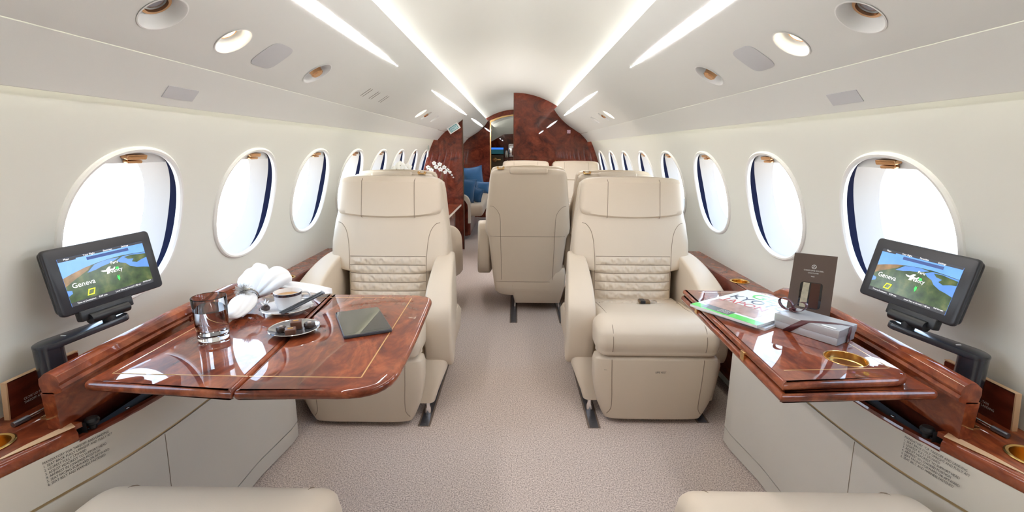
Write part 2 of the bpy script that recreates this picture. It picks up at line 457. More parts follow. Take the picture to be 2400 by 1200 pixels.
# overhead panels
OVP = catmull([(0.800, 1.372), (0.76, 1.395), (0.715, 1.424), (0.636, 1.476), (0.560, 1.542), (0.505, 1.605), (0.470, 1.655)], 8)
_al = [0.0]
for a, b in zip(OVP, OVP[1:]): _al.append(_al[-1] + math.hypot(b[0] - a[0], b[1] - a[1]))
OVL = _al[-1]
def OV(u):
    u = min(max(u, 0), OVL)
    for k in range(len(OVP) - 1):
        if u <= _al[k + 1] + 1e-9:
            t = (u - _al[k]) / (_al[k + 1] - _al[k]); a, b = OVP[k], OVP[k + 1]
            return (a[0] + (b[0] - a[0]) * t, a[1] + (b[1] - a[1]) * t)
    return OVP[-1]
def OVu(x):
    best = min(range(401), key=lambda k: abs(OV(OVL * k / 400)[0] - x)); return OVL * best / 400
def OVn(u):
    a, b = OV(u - 0.01), OV(u + 0.01); t = Vector((b[0] - a[0], b[1] - a[1])).normalized(); return Vector((-abs(t.y), -abs(t.x)))
USPOT, RSP = OVu(0.700), 0.047
SPOTS = [1.035, 1.28, 1.795, 3.68, 3.90, 4.30]
RSPOT = {1.795: 0.054, 3.68: 0.052, 3.90: 0.052}
def build_overhead(s):
    nm = 'left' if s < 0 else 'right'
    mapf = lambda u, y: (s * OV(u)[0], y, OV(u)[1])
    holes = [(y, 0.065, (lambda a, y=y: (USPOT + RSPOT.get(y, RSP) * math.cos(a), y + RSPOT.get(y, RSP) * math.sin(a)))) for y in SPOTS]
    g = cells(mapf, 0, OVL, USPOT - 0.065, USPOT + 0.065, Y0, Y1, holes, nu=8, nv=8, ku=8, gap=0.4)
    x, z = OVP[-1]
    g.grid(lambda t, y: (s * interp([(0, x), (1, x + 0.012), (2, x + 0.03)], t), y, interp([(0, z), (1, z + 0.004), (2, z - 0.004)], t)), [0, 1, 2], lin(Y0, Y1, 1))
    g.build('ceiling_panel_' + nm, M_OVER, kind='structure', recalc=False, sharp=50)
    lo = [(0.8008, 1.3703), (0.845, 1.328), (0.880, 1.288), (0.888, 1.276), (0.894, 1.276), (0.896, 1.29), (0.893, 1.33)]
    g = G(); g.loft([[(s * a, y, b) for a, b in lo] for y in (Y0, Y1)], False); g.build('ceiling_edge_panel_' + nm, M_OVER, kind='structure', recalc=False, sharp=50)
    # shadow gap behind the seam
    g = G(); g.box(min(s * 0.795, s * 0.815), max(s * 0.795, s * 0.815), Y0, Y1, 1.380, 1.390); g.build('trim_%d' % (1 if s < 0 else 2), M_OVER, kind='structure')
for s in (-1, 1): build_overhead(s)

# cove and wall wash light strips
for s, sd in ((-1, 'left'), (1, 'right')):
    t = thing('cove_light', 'long hidden warm light strip in the central cove, %s edge' % sd, 'light', (s * 0.550, 0, 1.630))
    G().box(-0.012, 0.012, Y0 + .05, Y1 - .05, 0, 0.008).build('housing', M_WHITE, t); G().box(-0.010, 0.010, Y0 + .06, Y1 - .06, 0.0085, 0.012).build('diffuser', emit('cove_glow', (1.0, 0.98, 0.92), COVE), t)
    t = thing('wall_wash_light', 'warm light strip tucked above the %s sidewall' % sd, 'light', (s * 0.902, 0, 1.335))
    G().box(-0.006, 0.006, Y0 + .05, Y1 - .05, 0.004, 0.012).build('housing', M_WHITE, t); G().box(-0.005, 0.005, Y0 + .06, Y1 - .06, 0, 0.0035).build('diffuser', emit('wash_glow', (1.0, 0.94, 0.76), WASH), t)

# lens-shaped ceiling lights
def lens_light(s, ya, yb, label):
    uc = OVu(0.549); t = thing('ceiling_light', label, 'light', (s * OV(uc)[0], 0.5 * (ya + yb), OV(uc)[1]), group='lens shaped ceiling lights')
    o = Vector(t.location)
    def f(k, q, d):
        y = ya + (yb - ya) * k; hw = 0.0130 * (max(0.0, 1 - (2 * k - 1) ** 4)) ** 0.55 * (0.25 + 0.75 * math.sin(PI * k) ** 0.5 if 0 < k < 1 else 0)
        u = uc + hw * q; n = OVn(u); x, z = OV(u)
        return (s * (x + n.x * d) - o.x, y - o.y, z + n.y * d - o.z)
    g = G(); g.grid(lambda k, q: f(k, q, 0.0025), lin(0, 1, 60), lin(-1, 1, 6)); g.build('diffuser', emit('lens_glow', (1.0, 0.96, 0.965), STRIP), t, recalc=False)
    g = G(); g.tube([f(k, 1, 0.002) for k in lin(0.01, 0.99, 60)] + [f(k, -1, 0.002) for k in lin(0.99, 0.01, 60)], 0.0012, 5, closed=True); g.build('trim_ring', M_OVER, t)
for s, sd in ((-1, 'left'), (1, 'right')):
    lens_light(s, 0.30, 2.38, 'long tapered white ceiling light strip nearest the camera, %s side' % sd)
    lens_light(s, 3.30, 5.55, 'shorter tapered white ceiling light strip near the wood partition, %s side' % sd)
    if s < 0: lens_light(s, 6.15, 8.2, 'small tapered light strip in the ceiling beyond the left partition')

# recessed spots
def spot(s, y, kind, label, group):
    x, z = OV(USPOT); n = OVn(USPOT); nn = Vector((s * n.x, 0, n.y))      # points into the cabin
    t = thing({'lens': 'ceiling_lens', 'lamp': 'reading_light', 'air': 'air_nozzle'}[kind], label, {'lens': 'ceiling lens', 'lamp': 'reading light', 'air': 'air vent'}[kind], (s * x, y, z), 0, group)
    k_ = RSPOT.get(y, RSP) / RSP; t.scale = (k_, k_, k_); t.rotation_mode = 'QUATERNION'; t.rotation_quaternion = Vector((0, 0, -1)).rotation_difference(nn)
    # local -Z points into the cabin
    g = G(); g.lathe([(RSP + 0.004, -0.0015), (RSP + 0.001, -0.002), (RSP - 0.002, 0.001), (RSP - 0.004, 0.012), (RSP - 0.012, 0.026), (RSP - 0.022, 0.034), (0.018, 0.037)], 40); g.v = g.v; 
    g.f = [q for q in g.f if len(q) == 4]; g.build('bowl', M_WHITE, t)
    if kind == 'lens':
        G().lathe([(0.030, 0.026), (0.030, 0.020), (0.024, 0.020), (0.024, 0.026)], 32).build('ring', M_COPPER, t)
        G().lathe([(0.024, 0.030), (0.018, 0.025), (0.008, 0.0225), (0.0, 0.022)], 24).build('lens', mat('grey_lens', (0.22, 0.22, 0.28), 0.1, coat=1.0), t)
    elif kind == 'lamp':
        G().lathe([(0.026, 0.032), (0.026, 0.024), (0.021, 0.024), (0.021, 0.032)], 32).build('ring', M_COPPER, t)
        G().lathe([(0.021, 0.030), (0.014, 0.0265), (0.0, 0.026)], 24).build('bulb', emit('warm_lamp', (1.0, 0.88, 0.66), 14.0), t)
    else:
        G().lathe([(0.025, 0.036), (0.024, 0.016), (0.019, 0.010), (0.019, -0.002), (0.015, -0.005), (0.0, -0.005)], 24).build('nozzle', M_COPPER, t)
for s, sd in ((-1, 'left'), (1, 'right')):
    spot(s, SPOTS[0], 'lens', 'round ceiling recess with grey lens and brass ring, nearest on the %s' % sd, 'ceiling recesses near the camera')
    spot(s, SPOTS[1], 'lamp', 'lit brass reading light in a round white recess above the %s table' % sd, 'ceiling recesses near the camera')
    spot(s, SPOTS[2], 'air', 'brass air nozzle in a round white ceiling recess, third from camera, %s side' % sd, 'ceiling recesses near the camera')
    spot(s, SPOTS[3], 'lamp', 'small lit reading light further back in the %s ceiling panel' % sd, 'far ceiling recesses')
    spot(s, SPOTS[4], 'air', 'small brass air nozzle beside the far reading light, %s ceiling panel' % sd, 'far ceiling recesses')
    spot(s, SPOTS[5], 'lens', 'farthest small round lens recess in the %s ceiling panel' % sd, 'far ceiling recesses')
def over_plate(s, y, x, hu, hv, rr, m, d=0.0016, name='cover', parent=None, ex=4):
    uc = OVu(x); pts = sell(hu, hv, ex, 40)
    def mp(a, b, t):
        u = uc + a; n = OVn(u); px, pz = OV(u); return (s * (px + n.x * t), y + b, pz + n.y * t)
    return prism(pts, 0.0002, d, mp, 0.0006, 2).build(name, m, parent)
for s, sd in ((-1, 'left'), (1, 'right')):
    o = over_plate(s, 1.475, 0.700, 0.052, 0.062, 0.02, M_GREYP, name='speaker_cover')
    tag(o, 'flush grey rounded cover between the reading light and air nozzle, %s ceiling' % sd, 'cover', 'rounded ceiling covers')
    g = G(); a, b = Vector((s * 0.845, 0, 1.328)), Vector((s * 0.880, 0, 1.288)); t_ = (b - a).normalized(); n_ = Vector((-s * abs(t_.z), 0, -abs(t_.x)))
    c = (a + b) / 2 + Vector((0, 1.295, 0))
    ol = round_poly([(-0.018, -0.058), (0.018, -0.058), (0.018, 0.058), (-0.018, 0.058)], 0.002, 2)
    o = prism(ol, 0.0002, 0.0018, lambda p, q, t: tuple(c + t_ * p + Vector((0, q, 0)) + n_ * t)).build('access_panel', M_GREYP)
    tag(o, 'small grey rectangular panel in the sloping ceiling edge above the %s window' % sd, 'panel', 'rectangular ceiling panels')
t = thing('slot_vent', 'three pairs of thin dark slots in the left ceiling panel', 'vent', (-OV(USPOT)[0], 2.58, OV(USPOT)[1]))
for y in (2.37, 2.50, 2.67):
    for dy in (-0.017, 0.017):
        o = over_plate(-1, y + dy, 0.700, 0.030, 0.0022, 0, mat('slot_grey', (0.12, 0.11, 0.10), 0.6), name='slot', parent=t, d=0.001, ex=8)
        o.matrix_parent_inverse = Matrix.Translation(-Vector(t.location))
t = thing('exit_sign', 'small teal and white exit sign on the left ceiling by the partition', 'sign', (-OV(OVu(0.70))[0], 5.44, OV(OVu(0.70))[1]))
uc = OVu(0.70); n = OVn(uc); nn = Vector((-n.x, 0, n.y)); ux = Vector((0, 1, 0)); tu = (Vector((-OV(uc + .01)[0], 0, OV(uc + .01)[1])) - Vector((-OV(uc - .01)[0], 0, OV(uc - .01)[1]))).normalized()
NS = (ux * -0.94 + nn * 0.34).normalized(); HV = NS.cross(tu).normalized()
if HV.dot(nn) > 0: HV = -HV
def sgn(w, h, d0, d1, m, nm): return prism(round_poly([(-w, -h), (w, -h), (w, h), (-w, h)], 0.005, 3), d0, d1, lambda a, b, k: tuple(nn * 0.036 + tu * a + HV * b + NS * k)).build(nm, m, t)
sgn(0.068, 0.038, -0.020, 0.0, M_WHITE, 'plate'); sgn(0.050, 0.026, 0.0, 0.0012, mat('teal', (0.01, 0.30, 0.33), 0.4), 'border'); sgn(0.044, 0.020, 0.0012, 0.0020, mat('sign_pale', (0.62, 0.80, 0.84), 0.4), 'face')
lettering('EXIT', 0.036, mat('teal', (0.01, 0.30, 0.33)), t, frame(nn * 0.036 + NS * 0.0024 - HV * 0.012, tu, HV), align='CENTER')
t = thing('placard', 'tiny green and white placard high on the left wall by the partition', 'sign', (-XW(1.20) + 0.002, 5.42, 1.20))
G().box(0, 0.004, -0.03, 0.03, -0.05, 0.05).build('plate', M_WHITE, t); G().box(0.004, 0.0048, -0.014, 0.014, -0.03, 0.04).build('face', mat('sign_green', (0.02, 0.20, 0.13), 0.4), t)

# ------------------------------------------------------------------ partitions
def skin_side():
    pts = [(XW(z) + 0.004, z) for z in lin(0, 1.33, 14)]
    return pts + [(0.86, 1.44), (0.72, 1.64), (0.5, 1.80), (0.25, 1.87), (0.0, 1.885)]
prism([(-0.018, 0.0), (XW(0) + 0.004, 0.0)] + skin_side()[1:-1] + [(-0.018, 1.885)], 6.0, 6.04, lambda a, b, t: (a, t, b)).build('partition_right', M_WOODD, kind='structure')
g = G(); g.box(-0.0225, -0.0185, 5.996, 6.044, 0, 1.86); g.build('trim_3', mat('dark_bronze', (0.12, 0.06, 0.03), 0.3, 0.7), kind='structure')
left = [(-a, b) for a, b in skin_side()]
pl = [(-0.605, 0.0)] + [(-0.605, 1.72)] + [p for p in left[::-1] if p[0] < -0.62] 
prism(pl, 5.60, 5.64, lambda a, b, t: (a, t, b)).build('partition_left', M_WOODD, kind='structure')
g = G(); g.box(-0.6045, -0.598, 5.592, 5.648, 0, 1.74); g.build('trim_4', mat('dark_bronze', (0.12, 0.06, 0.03)), kind='structure')
# second partition with brass framed archway
hole = [(-0.44, 0.0), (-0.44, 1.655)] + [(x, 1.76 - 0.542 * x * x) for x in lin(-0.42, 0.42, 14)] + [(0.44, 1.655), (0.44, 0.0)]
full = [(-a, b) for a, b in skin_side()]
ol = [(-0.44, 0.0)] + full[:-1] + skin_side()[::-1] + [(0.44, 0.0)] + hole[::-1][1:-1]
ol = [hole[0]] + full[:-1] + skin_side()[::-1] + hole[::-1][:-1]
prism(ol, 8.4, 8.44, lambda a, b, t: (a, t, b)).build('partition_rear', M_WOODD, kind='structure')
g = G(); hi = offset_poly(hole, 0.0); inn = [(x * 0.95, z - (0.022 if z > 0.1 else 0)) for x, z in hole]
g.loft([[(a, 8.385, b) for a, b in hole], [(a, 8.385, b) for a, b in inn], [(a, 8.45, b) for a, b in inn]], False)
g.build('trim_5', M_BRASS, kind='structure')
t = thing('warning_sign', 'tiny square pinkish sign on the right wood partition', 'sign', (0.655, 5.9985, 1.395))
G().box(-0.020, 0.020, -0.003, 0, -0.020, 0.020).build('plate', mat('sign_pink', (0.75, 0.52, 0.62), 0.5), t)
g = G(); g.lathe([(0.0135, 0), (0.0135, 0.0012), (0.0105, 0.0012), (0.0105, 0)], 24); o = g.build('ring_mark', mat('sign_red', (0.35, 0.05, 0.12), 0.5), t); o.rotation_euler = (PI / 2, 0, 0); o.location = (0, -0.003, 0)

# ------------------------------------------------------------------ sidewall cabinets, ledges, bins
ZL = 0.585
XI = catmull([(-1.1, 1.045), (0.3, 1.045), (0.60, 1.015), (0.787, 0.962), (0.961, 0.907), (1.121, 0.882), (1.30, 0.872), (1.55, 0.870), (1.70, 0.868), (1.76, 0.878), (1.79, 0.915), (1.80, 0.97), (1.805, 1.03)], 6)
def xi(y): return interp(XI, y)
XB = [(-1.1, 0.905), (1.50, 0.903), (1.70, 0.878), (1.76, 0.880), (1.79, 0.915), (1.80, 0.97), (1.805, 1.03)]
def xb(y): return interp(XB, y)
YS = [p[0] for p in XI]
def side_unit(s, sd):
    cab = thing('side_cabinet', 'beige leather-covered %s side cabinet below the wood ledge, beside the table' % sd, 'cabinet', (0, 0, 0))
    def px(y, z, off=0.0): k = z / 0.55; k = k * k * (3 - 2 * k); return s * (xb(y) + (xi(y) - xb(y)) * k + off)
    def strip(z0, z1, off, n=6): 
        g = G(); g.grid(lambda z, y: (px(y, z, off), y, z), lin(z0, z1, n), YS)
        # turn the edges outwards to give thickness
        g.grid(lambda k, y: (px(y, z1, off + k), y, z1), [0, 0.02], YS); g.grid(lambda k, y: (px(y, z0, off + k), y, z0), [0, 0.02], YS); return g
    strip(0.006, 0.066, 0.001, 2).build('plinth', M_PANEL, cab, recalc=False, sharp=50)
    strip(0.072, 0.450, 0.0, 10).build('lower_panel', M_PANEL, cab, recalc=False, sharp=50)
    strip(0.4575, 0.552, 0.0, 4).build('upper_panel', M_PANEL, cab, recalc=False, sharp=50)
    strip(0.4495, 0.4580, 0.003, 1).build('brass_strip', mat('champagne_brass', (0.55, 0.42, 0.24), 0.3, 0.9), cab, recalc=False)
    strip(0.0, 0.08, 0.010, 1).build('shadow_gap', M_DARK, cab, recalc=False)
    g = G(); g.tube([(px(1.09, z, -0.0004), 1.09, z) for z in lin(0.075, 0.448, 12)], 0.0008, 6); g.build('seam', M_SEAM, cab)
    # closing end behind the table
    g = G(); g.grid(lambda x, z: (s * x, 1.805, z), lin(1.03, 1.10, 1), lin(0, 0.55, 1)); g.build('end_panel', M_PANEL, cab)
    # instruction placard
    lines = ['MANDATORY FOR TAKEOFF AND LANDING', '1. SEAT BACK FULLY UPRIGHT AND FULLY AFT', '2. LEGREST FULLY STOWED', '3. ADJUST HEADREST TO SUPPORT HEAD',
             '4. ARMREST IN LOWERED POSITION', '5. SEAT FACING FORWARD OR AFTWARD', '6. SEAT BELT AND HARNESS FASTENED']
    yp = 0.842 if s < 0 else 0.972
    for k, l in enumerate(lines):
        z = 0.538 - 0.0082 * k
        x0 = Vector((px(yp, z, -0.0012), yp, z)); dy = 0.08 if s < 0 else -0.08
        ax = Vector((px(yp + dy, z, -0.0012), yp + dy, z)) - x0
        up = Vector((px(yp, z + 0.02), yp, z + 0.02)) - Vector((px(yp, z), yp, z))
        lettering(l, 0.0078, M_TXT, cab, frame(x0, ax, up), sx=0.78)
    # ledge
    led = thing('side_ledge', 'glossy burl wood ledge along the %s wall with gold cup holders' % sd, 'ledge')
    def slab(y0, y1, xa, holes=(), n=10):
        ys = [y for y in lin(y0, y1, n)]
        ol = [(xa(y), y) for y in ys] + [(XW(ZL) - 0.001, y) for y in ys[::-1]]
        return prism(ol, ZL - 0.012, ZL, lambda a, b, t: (s * a, b, t), 0, holes=holes)
    cn, cf = (1.040, 0.835), (1.052, 2.125)
    slab(-1.1, 0.925, lambda y: xi(y) + 0.012, [circle(*cn, 0.038)], 16).build('near_top', M_WOOD, led)
    slab(0.925, 1.665, lambda y: 0.985, (), 2).build('middle_top', M_WOOD, led)
    slab(1.665, 2.80, lambda y: 1.022, [circle(*cf, 0.036)], 2).build('far_top', M_WOOD, led)
    nose = [(0.012, ZL), (0.006, ZL - 0.0015), (0.001, ZL - 0.007), (-0.002, ZL - 0.015), (-0.001, ZL - 0.030), (0.004, 0.549), (0.02, 0.546)]
    ys = [y for y in lin(-1.1, 0.905, 24)]
    g = G(); g.loft([[(s * (xi(y) + a), y, z) for a, z in nose] for y in ys] , False)
    g.add([(s * (xi(0.905) + a), 0.905, z) for a, z in nose] + [(s * (xi(0.905) + 0.05), 0.905, 0.546), (s * (xi(0.905) + 0.05), 0.905, ZL)], [tuple(range(len(nose) + 2))])
    g.build('near_nosing', M_WOOD, led, recalc=False)
    g = prism([(xi(0.80) + 0.016, 0.775), (xi(0.905) + 0.001, 0.905), (xi(0.905) + 0.022, 0.918), (xi(0.84) + 0.020, 0.84)], ZL, ZL + 0.0012, lambda a, b, t: (s * a, b, t)); g.build('light_wood_inset', mat('pale_veneer', (0.66, 0.42, 0.24), 0.35, coat=1.0), led)
    g = G(); ys = [y for y in lin(0.905, 1.70, 18)]
    g.loft([[(s * (xi(y) + a), y, z) for a, z in ((0.014, 0.558), (0.0, 0.558), (-0.002, 0.553), (0.0, 0.548), (0.02, 0.546))] for y in ys], False); g.build('bin_edge', M_WOODD, led, recalc=False)
    g = G(); g.loft([[(s * (1.022 + a), y, z) for a, z in ((0.0, ZL), (-0.008, ZL - 0.002), (-0.012, ZL - 0.010), (-0.012, ZL - 0.065), (0.005, ZL - 0.075), (0.02, 0.1))] for y in (1.665, 2.80)], False); g.build('far_nosing', M_WOODD, led, recalc=False)
    G().box(min(s * 0.985, s * 1.0), max(s * 0.985, s * 1.0), 0.925, 1.665, 0.40, ZL - 0.001).build('bin_back', M_WOODD, led)
    # dark open bin
    g = G(); g.add([(s * 0.945, 0.925, 0.47), (s * 0.984, 0.925, 0.46), (s * 0.984, 1.665, 0.46), (s * 0.905, 1.665, 0.47), (s * 0.905, 1.15, 0.47)], [(0, 1, 2, 3, 4)])
    g.add([(s * 0.92, 0.925, 0.40), (s * 0.99, 0.925, 0.40), (s * 0.99, 0.925, ZL - 0.002), (s * 0.92, 0.925, ZL - 0.002)], [(0, 1, 2, 3)])
    g.build('bin_floor', M_DARK, led)
    g = G(); g.box(min(s * 0.935, s * 0.965), max(s * 0.935, s * 0.965), 0.97, 1.64, 0.49, 0.538); g.build('table_rail', M_BLACK, led)
    for k, y in enumerate((1.06, 1.16, 1.28)):
        g = G(); g.lathe([(0.005, 0), (0.005, 0.002), (0.0, 0.003)], 12, (s * 0.945, y, 0.538)); g.build('rail_bolt', M_CHROME, led)
    # cup holders
    for (cx, cy), nm, r in ((cn, 'near', 0.038), (cf, 'far', 0.036)):
        c = thing('cup_holder', 'round gold cup holder in the %s ledge, %s' % (sd, 'close to the camera' if nm == 'near' else 'beside the seat armrest'), 'cup holder', (s * cx, cy, ZL), 0, 'gold cup holders')
        G().lathe([(r - 0.0005, -0.001), (r + 0.004, 0.0), (r + 0.006, 0.0015), (r + 0.003, 0.003), (r - 0.002, 0.002), (r - 0.0025, -0.001)], 40).build('flange', M_GOLDCUP, c)
        g = G(); g.lathe([(r - 0.001, 0.001), (r - 0.002, -0.045), (r - 0.006, -0.052), (0.0, -0.052)], 40); g.build('cup', M_GOLDCUP, c)
    # black knob in the bin corner
    k = thing('latch_knob', 'black rounded latch knob at the near corner of the %s table bin' % sd, 'knob', (s * 0.925, 0.945, 0.55))
    G().lathe([(0.007, 0.0), (0.007, 0.016), (0.012, 0.020), (0.014, 0.027), (0.011, 0.033), (0.0, 0.036)], 20).build('knob', M_BLACK, k)
    G().box(-0.010, 0.010, -0.008, 0.008, -0.005, 0.004).build('bracket', M_BLACK, k)
    # bin lid standing open behind the table
    lid = thing('table_bin_lid', 'curved glossy burl wood bin lid standing open behind the %s table' % sd, 'lid', (s * 0.95, 0.895, ZL))
    def arch(y): k = (y - 0.895) / 0.76; return 0.010 * math.sin(PI * min(max(k, 0), 1)) - (0.05 * max(0, (k - 0.88) / 0.12) ** 2)
    ys = lin(0.895, 1.655, 24)
    pan = [(-0.002, 0.001), (-0.018, 0.001), (-0.018, 0.088), (0.004, 0.088)]
    g = G(); g.loft([[(s * a, y - 0.895, b + (arch(y) if b > 0.05 else 0)) for a, b in [(0.022, 0.001), (-0.004, 0.001), (-0.006, 0.085), (0.022, 0.085)]] for y in ys]); g.build('panel', M_WOOD, lid)
    rail = [(-0.010, 0.082), (-0.021, 0.086), (-0.024, 0.094), (-0.019, 0.100), (-0.022, 0.108), (-0.017, 0.121), (-0.006, 0.128), (0.006, 0.128), (0.020, 0.116), (0.022, 0.102), (0.018, 0.082)]
    g = G(); g.loft([[(s * a, y - 0.895, b + arch(y)) for a, b in rail] for y in ys]); g.build('top_rail', M_WOOD, lid)
    G().box(min(s * -0.026, s * -0.022), max(s * -0.026, s * -0.022), 0.40, 0.47, 0.093, 0.108).build('catch_plate', M_WOODD, lid)
    for q in (0.405, 0.465):
        g = G(); g.lathe([(0.003, 0), (0.003, 0.001), (0, 0.0015)], 10); o = g.build('screw', M_BRASS, lid); o.location = (s * -0.026, q, 0.1005); o.rotation_euler = (0, -s * PI / 2, 0)
    # small monitor flap against the wall
    fl = thing('storage_flap', 'small burl wood flap standing open against the %s wall behind the monitor post' % sd, 'flap', (s * 1.095, 1.015, ZL))
    ol = round_poly([(-0.085, 0.0), (0.085, 0.0), (0.085, 0.085), (-0.085, 0.085)], 0.006, 3)
    prism(ol, -0.006, 0.006, lambda a, b, t: (s * t - s * 0.12 * b, a, b)).build('board', M_WOODD, fl)
    prism([(-0.088, 0.0), (-0.085, 0.0), (-0.085, 0.088), (0.085, 0.085), (0.085, 0.088), (-0.088, 0.088)], -0.006, 0.006, lambda a, b, t: (s * t - s * 0.12 * b, a, b)).build('pale_edge', mat('pale_veneer', (0.66, 0.42, 0.24)), fl)
    dy = -1 if s > 0 else 1
    for k, l in enumerate(('CLOSE LID FOR TAXI', 'TAKEOFF AND LANDING')):
        b = 0.030 - 0.009 * k
        lettering(l, 0.0085, M_TXTW, fl, frame((-s * 0.0068 - s * 0.12 * b, -0.055 if s < 0 else 0.03, b), (0, dy, 0), (-s * 0.12, 0, 1)), sx=0.8)
    st = thing('hinge_stay', 'chrome hinge stay lying on the %s ledge before the flap' % sd, 'hinge', (s * 1.045, 0.955, ZL))
    g = G(); g.tube([(-s * 0.012, 0.045, 0.010), (s * 0.0, 0.01, 0.008), (s * 0.006, -0.045, 0.006)], 0.0035, 8); g.build('rod', M_CHROME, st)
    g = G(); g.tube([(s * 0.004, -0.025, 0.0065), (s * 0.008, -0.055, 0.006)], 0.006, 10); g.build('sleeve', M_STEEL, st)
    prism(round_poly([(-0.03, -0.008), (0.03, -0.008), (0.03, 0.008), (-0.03, 0.008)], 0.003, 2), 0, 0.0025, lambda a, b, t: (a + s * -0.045, b - 0.012, t)).build('brass_plate', M_BRASS, st)
for s, sd in ((-1, 'left'), (1, 'right')): side_unit(s, sd)

# ------------------------------------------------------------------ monitors
def land(pts, m, parent, d):
    g = G(); bm = bmesh.new(); vs = [bm.verts.new((a, 0, b)) for a, b in pts]; es = [bm.edges.new((vs[i - 1], vs[i])) for i in range(len(vs))]
    bmesh.ops.triangle_fill(bm, edges=es, use_beauty=True); bm.verts.index_update()
    g.add([(v.co.x, -d, v.co.z) for v in bm.verts], [tuple(v.index for v in f.verts) for f in bm.faces]); bm.free(); return g
def screen_mat(name, kind):
    m, nt, p = _base(name); L = nt.links
    p.inputs['Base Color'].default_value = (0.01, 0.01, 0.01, 1); p.inputs['Roughness'].default_value = 0.15
    tc = nt.nodes.new('ShaderNodeTexCoord'); n = nt.nodes.new('ShaderNodeTexNoise'); n.inputs['Detail'].default_value = 6
    r = nt.nodes.new('ShaderNodeValToRGB'); e = r.color_ramp.elements
    if kind == 'sky':
        n.inputs['Scale'].default_value = 22; e[0].color = (0.07, 0.20, 0.62, 1); e[1].color = (0.16, 0.36, 0.85, 1)
    elif kind == 'land':
        n.inputs['Scale'].default_value = 38; e[0].position = 0.33; e[0].color = (0.012, 0.028, 0.006, 1); e[1].position = 0.72; e[1].color = (0.10, 0.115, 0.035, 1)
        k = e.new(0.52); k.color = (0.035, 0.062, 0.015, 1)
    elif kind == 'brown':
        n.inputs['Scale'].default_value = 40; e[0].position = .3; e[0].color = (0.07, 0.05, 0.015, 1); e[1].position = .7; e[1].color = (0.26, 0.14, 0.05, 1)
    else:
        n.inputs['Scale'].default_value = 30; e[0].color = (0.06, 0.16, 0.42, 1); e[1].color = (0.10, 0.24, 0.58, 1)
    L.new(tc.outputs['Object'], n.inputs['Vector']); L.new(n.outputs['Fac'], r.inputs['Fac']); L.new(r.outputs['Color'], p.inputs['Emission Color'])
    p.inputs['Emission Strength'].default_value = 0.9; m.cycles.emission_sampling = 'NONE'; MATS[name] = m; return m
SCR = {k: screen_mat('screen_' + k, k) for k in ('sky', 'land', 'brown', 'sea')}
E_WHITE = emit('screen_white', (0.9, 0.9, 0.9), 0.9); E_GREEN = emit('screen_green', (0.05, 0.9, 0.12), 0.8); E_YEL = emit('screen_yellow', (0.85, 0.95, 0.05), 0.8)
E_BAR = emit('screen_bar', (0.035, 0.035, 0.04), 0.8); E_BANNER = emit('screen_banner', (0.04, 0.07, 0.20), 0.8)
